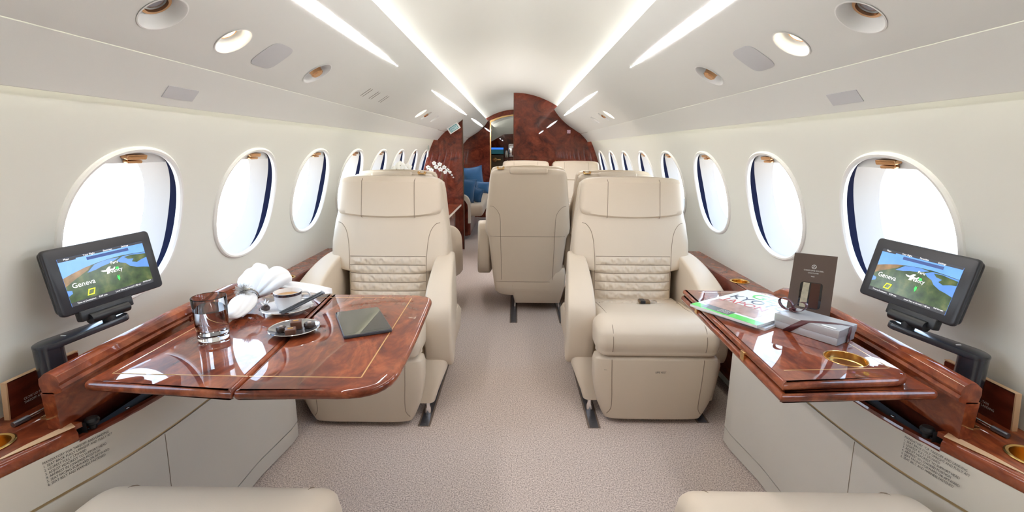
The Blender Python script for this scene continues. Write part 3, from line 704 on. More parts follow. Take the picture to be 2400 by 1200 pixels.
def monitor(s, sd, pos, ang):
    W, H = 0.248, 0.154
    root = thing('monitor', 'black touch monitor showing a flight map on a swing arm at the %s window' % sd, 'monitor', (s * 1.035, 0.990, ZL))
    mw = Matrix.LocRotScale(Vector(pos), Euler([math.radians(a) for a in ang]), None); t = root; hg = root
    ml = Matrix.Translation(-Vector(root.location)) @ mw
    prism(round_poly([(-W / 2, -H / 2), (W / 2, -H / 2), (W / 2, H / 2), (-W / 2, H / 2)], 0.012, 5), -0.012, 0.0, lambda a, b, q: (a, -q, b), 0.004, 3).build('bezel', M_BLACKB, t).matrix_local = ml
    prism(round_poly([(-W / 2 + .004, -H / 2 + .004), (W / 2 - .004, -H / 2 + .004), (W / 2 - .004, H / 2 - .004), (-W / 2 + .004, H / 2 - .004)], 0.012, 5), 0.012, 0.026, lambda a, b, q: (a, q, b), 0.006, 3).build('back_case', M_BLACK, t).matrix_local = ml
    w, h = 0.099, 0.0555; cz = -0.003
    scr = prism([(-w, cz - h), (w, cz - h), (w, cz + h), (-w, cz + h)], 0.0002, 0.0006, lambda a, b, q: (a, -q, b)).build('screen', SCR['sky'], t); scr.matrix_local = ml
    F = lambda u, v: (-w + 2 * w * u, cz - h + 2 * h * v)        # 0..1 screen coordinates
    def poly(uv, m, d, nm): land([F(*p) for p in uv], m, scr, d).build(nm, m, scr, smooth=False)
    hor = [(0, .60), (.1, .655), (.25, .72), (.4, .76), (.55, .785), (.7, .79), (.85, .775), (1, .75)]
    poly([(0, 0.08), (1, 0.08)] + hor[::-1], SCR['land'], 0.0007, 'map_land')
    poly([(0, .60), (.1, .655), (.25, .72), (.33, .74), (.28, .66), (.22, .61), (.12, .53), (0, .42)], SCR['brown'], 0.0008, 'map_highland')
    poly([(.26, .60), (.36, .735), (.46, .765), (.56, .775), (.66, .76), (.60, .72), (.52, .68), (.44, .66), (.36, .62)], SCR['sea'], 0.0009, 'map_gulf')
    poly([(.62, .70), (.70, .765), (.85, .765), (1, .74), (1, .38), (.92, .42), (.84, .45), (.76, .52), (.72, .60), (.66, .64)], SCR['sea'], 0.0009, 'map_sea')
    poly([(.72, .74), (.82, .755), (.90, .73), (1, .71), (1, .62), (.93, .60), (.86, .56), (.80, .60), (.83, .66), (.76, .68)], SCR['land'], 0.0010, 'map_island')
    poly([(0, .22), (.05, .26), (.05, .32), (0, .34)], SCR['sea'], 0.0009, 'map_lake')
    poly([(0, 0), (1, 0), (1, .085), (0, .085)], E_BAR, 0.0010, 'bottom_bar')
    poly([(0, .955), (1, .955), (1, 1), (0, 1)], E_BAR, 0.0010, 'top_bar'); poly([(0, .93), (.19, .93), (.19, 1), (0, 1)], E_BAR, 0.0011, 'tab')
    poly([(.30, .86), (.80, .86), (.80, .925), (.30, .925)], E_BANNER, 0.0010, 'banner')
    def txt(q, u, v, size, m=E_WHITE, **k): a, b = F(u, v); lettering(q, size, m, scr, frame((a, -0.0013, b), (1, 0, 0), (0, 0, 1)), **k)
    txt('Geneva', .06, .36, 0.0165); txt('Nancy', .49, .47, 0.0130); txt('Paris', .54, .655, 0.0095)
    txt('Maps', .06, .955, 0.0058); txt('Your Flight', .27, .96, 0.0058); txt('Favorites', .50, .962, 0.0058); txt('Settings', .72, .962, 0.0058)
    txt('Time to Destination', .06, .03, 0.0050); txt('0:29 min', .30, .03, 0.0056); txt('Local Time at Arrival', .50, .03, 0.0050); txt('11:48 am', .72, .03, 0.0056); txt('Full Screen', .86, .06, 0.0050)
    # aircraft symbol and markers
    a, b = F(.50, .545)
    pl = [(-.030, .004), (-.012, .003), (.000, .012), (.010, .013), (.004, .003), (.016, .001), (.022, .007), (.026, .006), (.022, -.002), (.004, -.004), (-.004, -.013), (-.012, -.014), (-.008, -.004), (-.022, -.002)]
    land([(a + x * .62, b + z * .62) for x, z in pl], E_WHITE, scr, 0.0014).build('aircraft_symbol', E_WHITE, scr, smooth=False)
    a, b = F(.60, .545); land([(a - .004, b - .003), (a + .004, b - .002), (a + .003, b + .003), (a - .003, b + .003)], E_GREEN, scr, 0.0015).build('green_marker', E_GREEN, scr, smooth=False)
    a, b = F(.585, .34); land([(a, b - .009), (a + .003, b - .002), (a + .002, b + .006), (a, b + .002), (a - .002, b + .006), (a - .003, b - .002)], E_GREEN, scr, 0.0014).build('green_arrow', E_GREEN, scr, smooth=False)
    a, b = F(.24, .20)
    g = G(); g.tube([(a - .009, -0.0014, b - .006), (a + .004, -0.0014, b - .006), (a + .009, -0.0014, b + .006), (a - .004, -0.0014, b + .006)], 0.0016, 4, closed=True); g.build('yellow_marker', E_YEL, scr)
    # hinge block under the bezel, arm and post
    o = Vector(hg.location); dx = -s
    def lw(v): return tuple(mw @ Vector(v) - o)
    k = 0.018 * -s if False else 0.0
    b0 = prism(round_poly([(-0.062, -0.010), (0.062, -0.010), (0.062, 0.008), (-0.062, 0.008)], 0.004, 3), -H / 2 - 0.022, -H / 2 + 0.004, lambda a, b, q: lw((a + 0.028 * -dx, b + 0.008, q)), 0.003, 2); b0.build('mount_block', M_BLACK, hg)
    g = G(); g.tube([lw((-0.045 + 0.028 * -dx, 0.000, -H / 2 - 0.020)), lw((0.045 + 0.028 * -dx, 0.000, -H / 2 - 0.020))], 0.0125, 16); g.build('hinge_barrel', M_BLACK, hg)
    end = mw @ Vector((0.028 * -dx, 0.004, -H / 2 - 0.040)) - o; zt = 0.150
    a0, a1 = Vector((0, 0, zt)), Vector((end.x, end.y, end.z - 0.004)); d = (a1 - a0); ln = d.length; d.normalize(); sdv = Vector((0, 0, 1)).cross(d).normalized(); upv = d.cross(sdv)
    ol = [(-0.027 * math.cos(q), 0.027 * math.sin(q)) for q in lin(-PI / 2, PI / 2, 10)]
    ol = [(0.027 * math.sin(q) * 0 - 0.027 * math.cos(q), -0.027 * math.sin(q)) for q in lin(-PI / 2, PI / 2, 10)] + [(ln + 0.018 + 0.019 * math.cos(q), 0.019 * math.sin(q)) for q in lin(-PI / 2, PI / 2, 10)]
    prism(ol, -0.0075, 0.0075, lambda a, b, q: tuple(a0 + d * a + sdv * b + upv * q), 0.003, 2).build('arm', M_ARMB, hg)
    G().tube([tuple(a1 + upv * 0.004), tuple(a1 + upv * 0.026)], 0.014, 16).build('swivel', M_BLACK, hg)
    G().lathe([(0.029, 0.001), (0.0275, 0.004), (0.0265, 0.12), (0.0265, zt - 0.004)], 28).build('post', M_ARMB, hg)
    lettering('rosenview', 0.009, M_TXTW, hg, frame(a0 + d * (ln - 0.03) + sdv * (-0.0195 if s < 0 else 0.0195) * (1 if s < 0 else 1), d if s < 0 else -d, upv), shear=0.25)
    G().box(-0.006, 0.006, -0.0015, 0.0015, 0, 0.0004).build('white_mark', M_TXTW, hg).location = a0 + d * 0.03 + upv * 0.0078
monitor(-1, 'left', (-0.977, 1.115, 0.876), (-7.0, -1.7, 77.9))
monitor(1, 'right', (0.971, 1.112, 0.876), (-11.2, 1.1, -81.6))

# ------------------------------------------------------------------ tables
ZT = 0.685
def table_leaf(ol, rad, z0, z1, parent, nm, inl, inm='inlay', holes=()):
    P = round_poly(ol, rad, 8)
    o = prism(P, z0, z1, XY, 0.010 if z1 - z0 > 0.021 else 0.009, 4, holes=holes).build(nm, M_WOOD, parent)
    g = G()
    for a, b in inl:
        a, b = Vector(a), Vector(b); d = (b - a).normalized(); n = Vector((-d.y, d.x)) * 0.0016
        g.add([(*(a + n), z1 + 0.0003), (*(a - n), z1 + 0.0003), (*(b - n), z1 + 0.0003), (*(b + n), z1 + 0.0003)], [(0, 1, 2, 3)])
    g.build(inm, M_INLAY, o, smooth=False)
    return o
tl = thing('fold_out_table', 'unfolded glossy burl wood table laid with glass, coffee and tablet', 'table', (0, 0, 0))
sa, sb = (-0.5615, 0.882), (-0.608, 1.556)
table_leaf([(-0.902, 0.912), (sa[0] - .0012, sa[1]), (sb[0] - .0012, sb[1]), (-0.905, 1.552)], [0.018, 0.004, 0.004, 0.03], ZT - 0.022, ZT, tl, 'outer_leaf', [((-0.868, 0.955), (-0.5655, 0.948)), ((-0.868, 0.955), (-0.872, 1.51)), ((-0.872, 1.51), (-0.607, 1.513))])
table_leaf([(sa[0] + .0012, sa[1]), (-0.245, 0.888), (-0.243, 1.12), (-0.262, 1.556), (sb[0] + .0012, sb[1])], [0.004, 0.16, 0.12, 0.07, 0.004], ZT - 0.022, ZT, tl, 'inner_leaf', [((-0.5625, 0.948), (-0.318, 0.948)), ((-0.318, 0.948), (-0.330, 1.517)), ((-0.330, 1.517), (-0.603, 1.513))])
G().box(-0.90, -0.66, 1.12, 1.30, ZT - 0.075, ZT - 0.023).build('support_slide', M_BLACK, tl)
tr = thing('folded_table', 'folded glossy burl wood table carrying a magazine and gift box', 'table', (0, 0, 0))
ring_c = (0.777, 1.022)
table_leaf([(0.563, 0.894), (0.905, 0.912), (0.905, 1.575), (0.590, 1.580)], [0.004, 0.012, 0.03, 0.004], ZT - 0.022, ZT, tr, 'lower_leaf', [])
table_leaf([(0.567, 0.900), (0.868, 0.928), (0.880, 1.560), (0.592, 1.576)], [0.004, 0.055, 0.06, 0.004], ZT + 0.001, ZT + 0.022, tr, 'upper_leaf', [((0.600, 0.958), (0.838, 0.974)), ((0.842, 0.975), (0.853, 1.528)), ((0.853, 1.528), (0.632, 1.538))], holes=[circle(*ring_c, 0.0425, 40)])
G().box(0.66, 0.90, 1.12, 1.30, ZT - 0.075, ZT - 0.023).build('support_slide', M_BLACK, tr)
for y in (1.08, 1.42):
    x = 0.563 + (0.590 - 0.563) * (y - 0.894) / 0.686 - 0.001
    rbox(x - 0.0015, x + 0.02, y - 0.009, y + 0.009, ZT - 0.010, ZT + 0.012, 0.001).build('hinge_leaf', M_BRASS, tr)
ZR = ZT + 0.022
c = thing('table_cup_ring', 'round brass rimmed recess set in the folded table top', 'cup holder', (*ring_c, ZR))
G().lathe([(0.0415, -0.001), (0.0430, 0.0008), (0.0445, 0.0012), (0.0450, 0.0002)], 48).build('flange', M_BRASS, c)
g = G(); g.lathe([(0.0415, 0.0005), (0.0415, -0.016), (0.039, -0.018)], 48); g.f = [q for q in g.f if len(q) == 4]; g.build('wall', M_GOLDCUP, c)
G().lathe([(0.0405, -0.0185), (0.0405, -0.0175), (0.0, -0.0175)], 40).build('floor_disc', M_WOODD, c)

# ------------------------------------------------------------------ seats
def sseg(ring_w, hd, n, N=56): return sell(ring_w, hd, n, N)
BW = [(0.40, .205), (0.555, .212), (0.568, .270), (0.585, .297), (0.62, .304), (0.70, .304), (0.80, .290), (0.87, .274), (0.95, .262), (0.985, .250), (1.0, .225), (1.005, .16)]
def yb0(z): return 0.155 + 0.25 * (z - 0.42)
HD = 0.085
def back_front(x, z):
    w = interp(BW, z); q = min(0.999, abs(x) / w); return yb0(z) + HD - HD * (1 - q ** 4.2) ** (1 / 4.2)
def make_chair():
    t = thing('cabin_seat', 'cream leather cabin seat', 'seat', (0, 0, 0), 0, 'cream leather cabin seats')
    def loftz(levels, ycf, hdf, n, m, name, par=t, warp=None, sharp=60):
        g = G(); rings = []
        for z, w in levels:
            ring = sseg(w, hdf(z), n)
            rings.append([((x, ycf(z) + y, z) if warp is None else warp(x, ycf(z) + y, z, w)) for x, y in ring])
        g.loft(rings); return g.build(name, m, par, sharp=sharp)
    bz = sorted(set([z for z, w in BW] + lin(0.42, 0.98, 24)))
    back = loftz([(z, interp(BW, z)) for z in bz], lambda z: yb0(z) + HD, lambda z: HD * (1 if z < 0.99 else (0.8 if z < 1.003 else .45)), 4.2, M_LEATHER, 'backrest')
    # back shell
    SW = [(0.128, .17), (0.135, .205), (0.16, .232), (0.25, .245), (0.55, .277), (0.568, .285), (0.585, .296), (0.62, .300), (0.80, .283), (0.96, .265), (0.995, .257), (1.010, .240), (1.016, .20)]
    def shy(z): return 0.455 + 0.085 * (z - 0.13) / 0.9
    sz = sorted(set([z for z, w in SW] + lin(0.2, 0.98, 16)))
    shell = loftz([(z, interp(SW, z)) for z in sz], lambda z: shy(z) - 0.075, lambda z: 0.075 * (1 if 0.14 < z < 1.005 else 0.75), 5.0, M_LEATHER, 'back_shell')
    def shell_back(x, z):
        w = interp(SW, z); q = min(.999, abs(x) / w); return shy(z) - 0.075 + 0.075 * (1 - q ** 5) ** .2
    def sm(pts, nm='seam', par=t, r=0.0015): g = G(); g.tube(pts, r, 6); return g.build(nm, M_SEAM, par)
    for q in (-1, 1):
        sm([(q * x, shell_back(x, z) + 0.0004, z) for x, z in catmull([(0.262, .772), (0.235, .765), (0.205, .73), (0.192, .68), (0.190, .57), (0.183, .25)], 6)], par=shell)
        sm([(q * x, back_front(x, z) - 0.0004, z) for x, z in catmull([(0.195, .42), (0.197, .60), (0.203, .70), (0.216, .76), (0.240, .795), (0.262, .803)], 6)], par=back)
    for z in (0.563, 0.235): sm([(x, shell_back(x, z) + 0.0004, z) for x in lin(-interp(SW, z) + .02, interp(SW, z) - .02, 14)], par=shell)
    # ruched lumbar bands
    def ruche(fn, rows, xs, nm, par, seed):
        for k, (a, b) in enumerate(rows):
            g = G()
            def f(u, v):
                x = -xs + 2 * xs * u; z = a + (b - a) * v
                bl = math.sin(PI * min(max(v, 0.0), 1.0)) ** 0.6 if 0 < v < 1 else 0
                ed = min(1, min(u, 1 - u) * 14)
                wr = noise.noise(Vector((x * 48 + seed * 3.7 + k * 9 + v * 1.2, v * 1.6 + k * 5.1, seed))) + 0.5 * noise.noise(Vector((x * 120, v * 2.5 + k, seed + 4)))
                return fn(x, z, (0.0065 + 0.0080 * wr) * bl * ed - 0.0008)
            g.grid(f, lin(0, 1, 90), lin(0, 1, 8)); g.build(nm, M_LEATHER, par, recalc=False, sharp=180)
    rows = [(0.636 - 0.043 * (k + 1), 0.636 - 0.043 * k) for k in range(5)]
    ruche(lambda x, z, d: (x, back_front(x, z) - d, z), rows, 0.193, 'ruched_band', back, 1)
    for a, b in rows: sm([(x, back_front(x, b) - 0.0008, b) for x in lin(-.193, .193, 16)], par=back, r=0.0016)
    # headrest
    HWt = [(0.838, .236), (0.848, .262), (0.875, .271), (0.93, .269), (0.975, .264), (1.003, .260), (1.018, .250), (1.024, .225)]
    def hw(x, y, z, w):
        k = min(1.0, max(0.0, (z - 0.838) / 0.186)); e = 1 - min(1, (x / 0.278) ** 2)
        return (x, y, z - 0.030 * e * (1 - k) ** 1.5 + 0.012 * e * k)
    hz = sorted(set([z for z, w in HWt] + lin(0.86, 1.0, 8)))
    def hhd(z): return 0.075 * (1 if 0.85 < z < 1.012 else 0.7)
    head = loftz([(z, interp(HWt, z)) for z in hz], lambda z: yb0(z) + 0.055, hhd, 4.4, M_LEATHER, 'headrest', warp=hw)
    for q in (-1, 1):
        pts = []
        for z in lin(0.846, 1.016, 16):
            w = interp(HWt, z); x = q * (0.138 - 0.004 * math.sin(8 * z)); y = yb0(z) + 0.055 - hhd(z) * (1 - (abs(x) / w) ** 4.4) ** (1 / 4.4) - 0.0004
            pts.append(hw(x, y, z, w))
        sm(pts, par=head)
    # flap and hinge on the back top
    g = rbox(-0.128, 0.128, 0.480, 0.552, 0.985, 1.026, 0.014); g.build('headrest_flap', M_LEATHER, t)
    # armrests
    prof = catmull([(-0.135, 0.205), (-0.158, 0.25), (-0.168, 0.36), (-0.166, 0.44), (-0.138, 0.495), (-0.06, 0.552), (0.08, 0.605), (0.22, 0.635), (0.33, 0.638), (0.375, 0.61), (0.385, 0.50), (0.37, 0.34), (0.30, 0.26), (0.12, 0.225), (-0.03, 0.205)], 4)
    for q in (-1, 1):
        a0, a1 = (0.243, 0.372)
        prism(prof, a0, a1, lambda a, b, k: (q * (k - ((0.02 * (b - 0.3) + 0.085 * max(0, a + 0.12)) if k > 0.3 else 0)), a, b), 0.015, 4).build('armrest', M_LEATHER, t, sharp=60)
    # seat cushion
    cp = catmull([(0.24, 0.315), (0.24, 0.405), (0.10, 0.418), (-0.05, 0.432), (-0.18, 0.448), (-0.265, 0.446), (-0.315, 0.422), (-0.336, 0.385), (-0.330, 0.345), (-0.305, 0.318), (-0.10, 0.312)], 4)
    g = prism(cp, -0.262, 0.262, lambda a, b, k: (k * (1.0 if a < -0.17 else 0.93), a, b), 0.045, 6)
    g.v = [(x, y, z + (0.012 * min(1, max(0, (abs(x) - 0.15) / 0.07)) if z > 0.40 and y < 0.1 else 0)) for x, y, z in g.v]
    cush = g.build('seat_cushion', M_LEATHER, t, sharp=70)
    def top(x, y):
        tb = [(-0.315, 0.422), (-0.265, 0.446), (-0.18, 0.448), (-0.05, 0.432), (0.10, 0.418), (0.24, 0.405)]
        return interp(tb, y) + (0.012 * min(1, max(0, (abs(x) - 0.15) / 0.07)) if y < 0.1 else 0)
    for q in (-1, 1):
        pts = [(q * (0.196 + 0.015 * max(0, (y + 0.05) / 0.2)), y, top(0.196, y) + 0.0006) for y in lin(0.14, -0.27, 14)]
        pts += [(q * 0.196, -0.300, 0.445), (q * 0.196, -0.322, 0.425), (q * 0.196, -0.337, 0.385), (q * 0.196, -0.331, 0.345), (q * 0.196, -0.308, 0.320)]
        sm(catmull(pts, 2), par=cush)
    ruche(lambda x, y, d: (x, -y, top(x, -y) + d * 0.9), [(-0.135 + 0.034 * k, -0.135 + 0.034 * (k + 1)) for k in range(4)], 0.185, 'ruched_band', cush, 3)
    # leg rest
    FW = [(0.018, .195), (0.024, .212), (0.05, .226), (0.10, .246), (0.16, .260), (0.22, .267), (0.285, .268), (0.305, .262), (0.316, .235)]
    fz = sorted(set([z for z, w in FW] + lin(0.03, 0.3, 10)))
    def fhd(z): return 0.055 * (1 if 0.022 < z < 0.31 else 0.8)
    leg = loftz([(z, interp(FW, z)) for z in fz], lambda z: -0.275 + 0.012 * ((z - 0.2) / 0.2) ** 2, fhd, 5.0, M_LEATHER, 'leg_rest')
    def leg_front(x, z): w = interp(FW, z); q = min(.999, abs(x) / w); return -0.275 + 0.012 * ((z - 0.2) / 0.2) ** 2 - fhd(z) * (1 - q ** 5) ** .2
    for q in (-1, 1):
        sm([(q * x, leg_front(x, z) - 0.0004, z) for x, z in catmull([(0.196, .305), (0.192, .20), (0.188, .12), (0.190, .075), (0.205, .048)], 6)], par=leg)
    # base skirt and floor fittings
    g = G(); rings = []
    for z, w, y0, y1 in ((0.066, .295, -0.235, 0.36), (0.10, .305, -0.225, 0.38), (0.20, .345, -0.175, 0.40), (0.30, .352, -0.12, 0.40), (0.33, .34, -0.10, 0.38)):
        rings.append([(x, y, z) for x, y in round_poly([(-w, y0), (w, y0), (w, y1), (-w, y1)], 0.03, 4)])
    g.loft(rings); g.build('base_skirt', M_LEATHER, t, sharp=45)
    for q in (-1, 1):
        for y in (-0.21, 0.33):
            G().lathe([(0.014, 0.001), (0.014, 0.03), (0.010, 0.04), (0.010, 0.07)], 14, (q * 0.262, y, 0)).build('floor_fitting', M_CHROME, t)
    return t
seat = make_chair()
def hinge(parent, x):
    g = rbox(x - 0.022, x + 0.022, 0.470, 0.530, 1.014, 1.022, 0.002); h = g.build('headrest_hinge', M_BRASS, parent)
    for q in (-0.02, 0.02): G().tube([(x + q, 0.485, 1.026), (x + q, 0.515, 1.026)], 0.007, 10).build('hinge_knuckle', M_BRASS, h)
seat['label'] = 'cream leather seat facing the camera behind the folded right table, gold belt buckle on it'
seat.location = (0.625, 2.200, 0)
sl = dup(seat, (-0.637, 2.155, 0), 0, 'cream leather seat facing the camera, partly hidden behind the unfolded left table')
mid = dup(seat, (0.10, 3.775, 0), PI, 'cream leather seat turned away, its full back showing in the middle of the cabin')
rr = dup(seat, (0.705, 3.80, 0), PI, 'seat turned away at the right windows, only its top showing behind the front right seat')
lr = dup(seat, (-0.785, 3.62, 0), PI, 'seat turned away, almost hidden behind the front left seat')
fc = dup(seat, (0.125, 5.15, 0), 0, 'far seat facing the camera, headrest showing above the middle seat')
fr = dup(seat, (0.690, 5.15, 0), 0, 'far seat facing the camera before the right wood partition')
nl = dup(seat, (-0.625, 0.525, 0), PI, 'nearest seat at the bottom left, only the cushion edge in view')
nr = dup(seat, (0.632, 0.530, 0), PI, 'nearest seat at the bottom right, only the cushion edge in view')
mid.scale.z = 1.028; fc.scale.z = 1.02; fr.scale.z = 1.02
def kids(p, n): return [c for c in p.children if c.name.split('.')[0] == n]
for p, q in ((mid, -1), (fc, 1)):
    a = kids(p, 'armrest'); bpy.data.objects.remove(a[0] if q < 0 else a[1])
for p in (nl, nr):
    for n in ('seat_cushion', 'leg_rest'):
        for c in kids(p, n): c.location.y -= 0.075
    kids(p, 'base_skirt')[0].scale.x = 0.72
    for c in kids(p, 'floor_fitting'): c.scale.x = 0.8
kids(lr, 'armrest')[1].location.x = -0.06; kids(lr, 'base_skirt')[0].scale.x = 0.72
kids(mid, 'armrest')[0].location.x = 0.03
kids(nl, 'armrest')[1].location.x = -0.05; kids(nr, 'armrest')[0].location.x = 0.05
for p, sc, lx in ((mid, 0.57, -0.08), (rr, 0.7, -0.03), (fc, 0.7, 0), (fr, 0.7, 0.03)):
    k = kids(p, 'base_skirt')[0]; k.scale.x = sc; k.scale.y = 1.16; k.location.x = lx
    for c in kids(p, 'floor_fitting'): c.scale.x = sc * 1.1; c.location.x = lx
for p, x in ((mid, 0.19), (rr, 0.205), (lr, -0.19), (fc, -0.19), (fr, -0.2)): hinge(p, x)
# belt buckle and lettering on the front right seat
bk = rbox(0.005, 0.060, 0.045, 0.085, 0.432, 0.447, 0.004).build('belt_buckle', mat('bronze', (0.20, 0.13, 0.07), 0.3, 0.6), seat)
rbox(0.010, 0.035, 0.043, 0.086, 0.433, 0.4478, 0.002).build('buckle_face', M_BLACK, bk)
G().tube([(0.06, 0.065, 0.438), (0.085, 0.075, 0.438), (0.10, 0.085, 0.43)], 0.006, 8).build('belt_tongue', M_CHROME, bk)
lettering('LIFE VEST', 0.0125, M_TXT, seat, frame((-0.010, -0.3312, 0.247), (1, 0, 0), (0, 0, 1)), sx=0.9)
lettering('PULL', 0.006, M_TXT, seat, frame((-0.228, -0.329, 0.258), (1, 0, 0), (0, 0, 1)))

# seat tracks in the carpet
for k, (x, y0, y1, lb) in enumerate(((0.363, 1.845, 2.6, 'front right seat, aisle side'), (-0.375, 1.845, 2.6, 'front left seat, aisle side'), (0.850, 1.895, 2.6, 'front right seat, window side'),
                                    (0.006, 3.12, 3.9, 'middle seat, left'), (0.352, 3.12, 3.9, 'middle seat, right'))):
    t = thing('seat_track', 'dark metal floor track under the ' + lb, 'floor track', (x, y0, 0.0), 0, 'seat tracks in the carpet')
    G().box(-0.019, 0.019, 0, y1 - y0, 0.0005, 0.003).build('track_plate', M_STEEL, t)
    G().box(-0.027, 0.027, -0.003, y1 - y0, 0.0002, 0.0015).build('track_border', mat('track_brown', (0.20, 0.15, 0.12), 0.6), t)
    for q in range(3): G().lathe([(0.006, 0), (0.006, 0.004), (0, 0.005)], 12, (0, 0.01 + 0.03 * q, 0.0)).build('stud', M_STEEL, t)

# ------------------------------------------------------------------ things on the left table
Zt = ZT + 0.0003
t = thing('water_glass', 'clear tumbler half full of water on the left table', 'glass', (-0.772, 1.160, Zt))
G().lathe([(0.0, 0.0), (0.034, 0.0), (0.0365, 0.003), (0.0385, 0.05), (0.0405, 0.112), (0.0395, 0.1135), (0.0388, 0.112), (0.0368, 0.05), (0.0350, 0.017), (0.030, 0.013), (0.0, 0.013)], 48).build('tumbler', M_GLASS, t)
G().lathe([(0.0, 0.0131), (0.0300, 0.0132), (0.0349, 0.0171), (0.0367, 0.05), (0.0377, 0.078), (0.0, 0.078)], 48).build('water', M_WATER, t)
t = thing('saucer', 'white china saucer with silver rim under the coffee cup', 'saucer', (-0.682, 1.378, Zt))
G().lathe([(0.0, 0.003), (0.035, 0.002), (0.037, 0.0), (0.042, 0.0), (0.044, 0.003), (0.070, 0.011), (0.0755, 0.014), (0.0745, 0.0155), (0.068, 0.0135), (0.042, 0.006), (0.0, 0.006)], 48).build('dish', M_CHINA, t)
G().lathe([(0.0730, 0.0150), (0.0745, 0.0162), (0.0762, 0.0146), (0.0752, 0.0136)], 48).build('silver_rim', M_CHROME, t)
t = thing('coffee_cup', 'white china cup of coffee with a dark silver rim band', 'cup', (-0.678, 1.382, Zt + 0.0063))
G().lathe([(0.0, 0.0), (0.026, 0.0), (0.031, 0.003), (0.0365, 0.02), (0.0395, 0.050), (0.0400, 0.0545), (0.0388, 0.0548), (0.0375, 0.045), (0.034, 0.018), (0.028, 0.006), (0.0, 0.005)], 48).build('bowl', M_CHINA, t)
G().lathe([(0.0393, 0.046), (0.0400, 0.046), (0.0405, 0.0535), (0.0398, 0.0535)], 48).build('silver_band', mat('dark_silver', (0.16, 0.16, 0.20), 0.15, 0.9), t)
G().lathe([(0.0, 0.0415), (0.0368, 0.0415), (0.0368, 0.042), (0.0, 0.0422)], 40).build('coffee', mat('crema', (0.50, 0.27, 0.09), 0.3), t)
G().tube(catmull([(0.034, 0.018, 0.048), (0.050, 0.026, 0.046), (0.056, 0.030, 0.030), (0.046, 0.024, 0.016), (0.032, 0.017, 0.014)], 5), 0.0035, 8).build('handle', M_CHINA, t)
for k, (dx, lb) in enumerate(((0.006, 'dark slim sugar stick leaning on the saucer, nearer the chocolates'), (-0.004, 'dark slim sugar stick leaning on the saucer, against the cup'))):
    t = thing('sugar_stick', lb, 'sugar stick', (-0.664 + dx, 1.297 + 0.010 * k, Zt + 0.018), 0, 'sugar sticks on the saucer')
    d = Vector((0.072, 0.118, 0.026)); pr = round_poly([(-0.0045, -0.0022), (0.0045, -0.0022), (0.0045, 0.0022), (-0.0045, 0.0022)], 0.0015, 3); dn = d.normalized(); sx_ = dn.cross(Vector((0, 0, 1))).normalized(); uz = sx_.cross(dn)
    prism(pr, 0, d.length, lambda a, b, q: tuple(sx_ * a + uz * b + dn * q)).build('stick', mat('slate', (0.025, 0.03, 0.04), 0.35), t)
    G().tube([tuple(dn * (d.length)), tuple(dn * (d.length + 0.006))], [0.003, 0.0045], 8).build('crimped_end', mat('slate_light', (0.25, 0.27, 0.32), 0.4), t)
t = thing('wrapped_sweet', 'small white twist-wrapped sweet at the left of the saucer', 'sweet', (-0.734, 1.352, Zt + 0.010))
G().lathe([(0.0, 0.0), (0.011, 0.001), (0.013, 0.007), (0.010, 0.013), (0.004, 0.016), (0.003, 0.018), (0.0, 0.018)], 12).build('body', M_CHOCD, t)
g = G()
for k in range(7):
    a = k * 0.9; g.add([(0, 0, 0.012), (0.013 * math.cos(a), 0.013 * math.sin(a), 0.024 + 0.004 * (k % 3)), (0.011 * math.cos(a + .7), 0.011 * math.sin(a + .7), 0.020 + 0.003 * (k % 2))], [(0, 1, 2)])
g.build('twist', mat('foil_white', (0.85, 0.83, 0.82), 0.3, 0.2), t, smooth=False)
t = thing('chocolate_plate', 'small round silver-rimmed plate holding chocolates on the left table', 'plate', (-0.582, 1.208, Zt))
G().lathe([(0.0, 0.002), (0.034, 0.001), (0.036, 0.0), (0.040, 0.0), (0.042, 0.002), (0.062, 0.010), (0.0655, 0.0125), (0.0645, 0.0135), (0.060, 0.0118), (0.040, 0.005), (0.0, 0.0045)], 48).build('dish', mat('silver_plate', (0.42, 0.42, 0.45), 0.12, 0.85), t)
G().lathe([(0.0625, 0.0128), (0.0648, 0.0142), (0.0662, 0.0128), (0.0650, 0.0118)], 48).build('silver_rim', M_CHROME, t)
def choc(dx, dy, dz, r, h, m, lb, sq):
    t = thing('chocolate', lb, 'chocolate', (-0.582 + dx, 1.208 + dy, Zt + 0.0052 + dz), 0.4, 'chocolates on the plate')
    if sq: rbox(-r, r, -r, r, 0, h, 0.0025).build('block', m, t)
    else: G().lathe([(r * .86, 0), (r, h * .25), (r, h * .7), (r * .85, h * .95), (0, h)], 24).build('block', m, t)
    if sq: rbox(-r * .5, r * .5, -r * .16, r * .16, h - 0.0005, h + 0.0012, 0.0005).build('gold_mark', mat('gilt', (0.7, 0.42, 0.12), 0.4, 0.5), t)
    else: G().lathe([(r * .35, h - .001), (r * .35, h + .0012), (0, h + .002)], 12).build('pale_drop', mat('pale_drop', (0.5, 0.42, 0.36), 0.4), t)
choc(0.004, -0.030, 0, 0.0135, 0.016, M_CHOC, 'square milk chocolate with gold mark at the plate front', True)
choc(-0.030, -0.012, 0, 0.0130, 0.014, M_CHOCD, 'round dark chocolate at the left of the plate', False)
choc(0.000, 0.012, 0, 0.0140, 0.022, M_CHOC, 'taller milk chocolate at the middle of the plate', True)
choc(0.032, 0.022, 0, 0.0150, 0.014, M_CHOCD, 'round dark chocolate at the right of the plate', False)
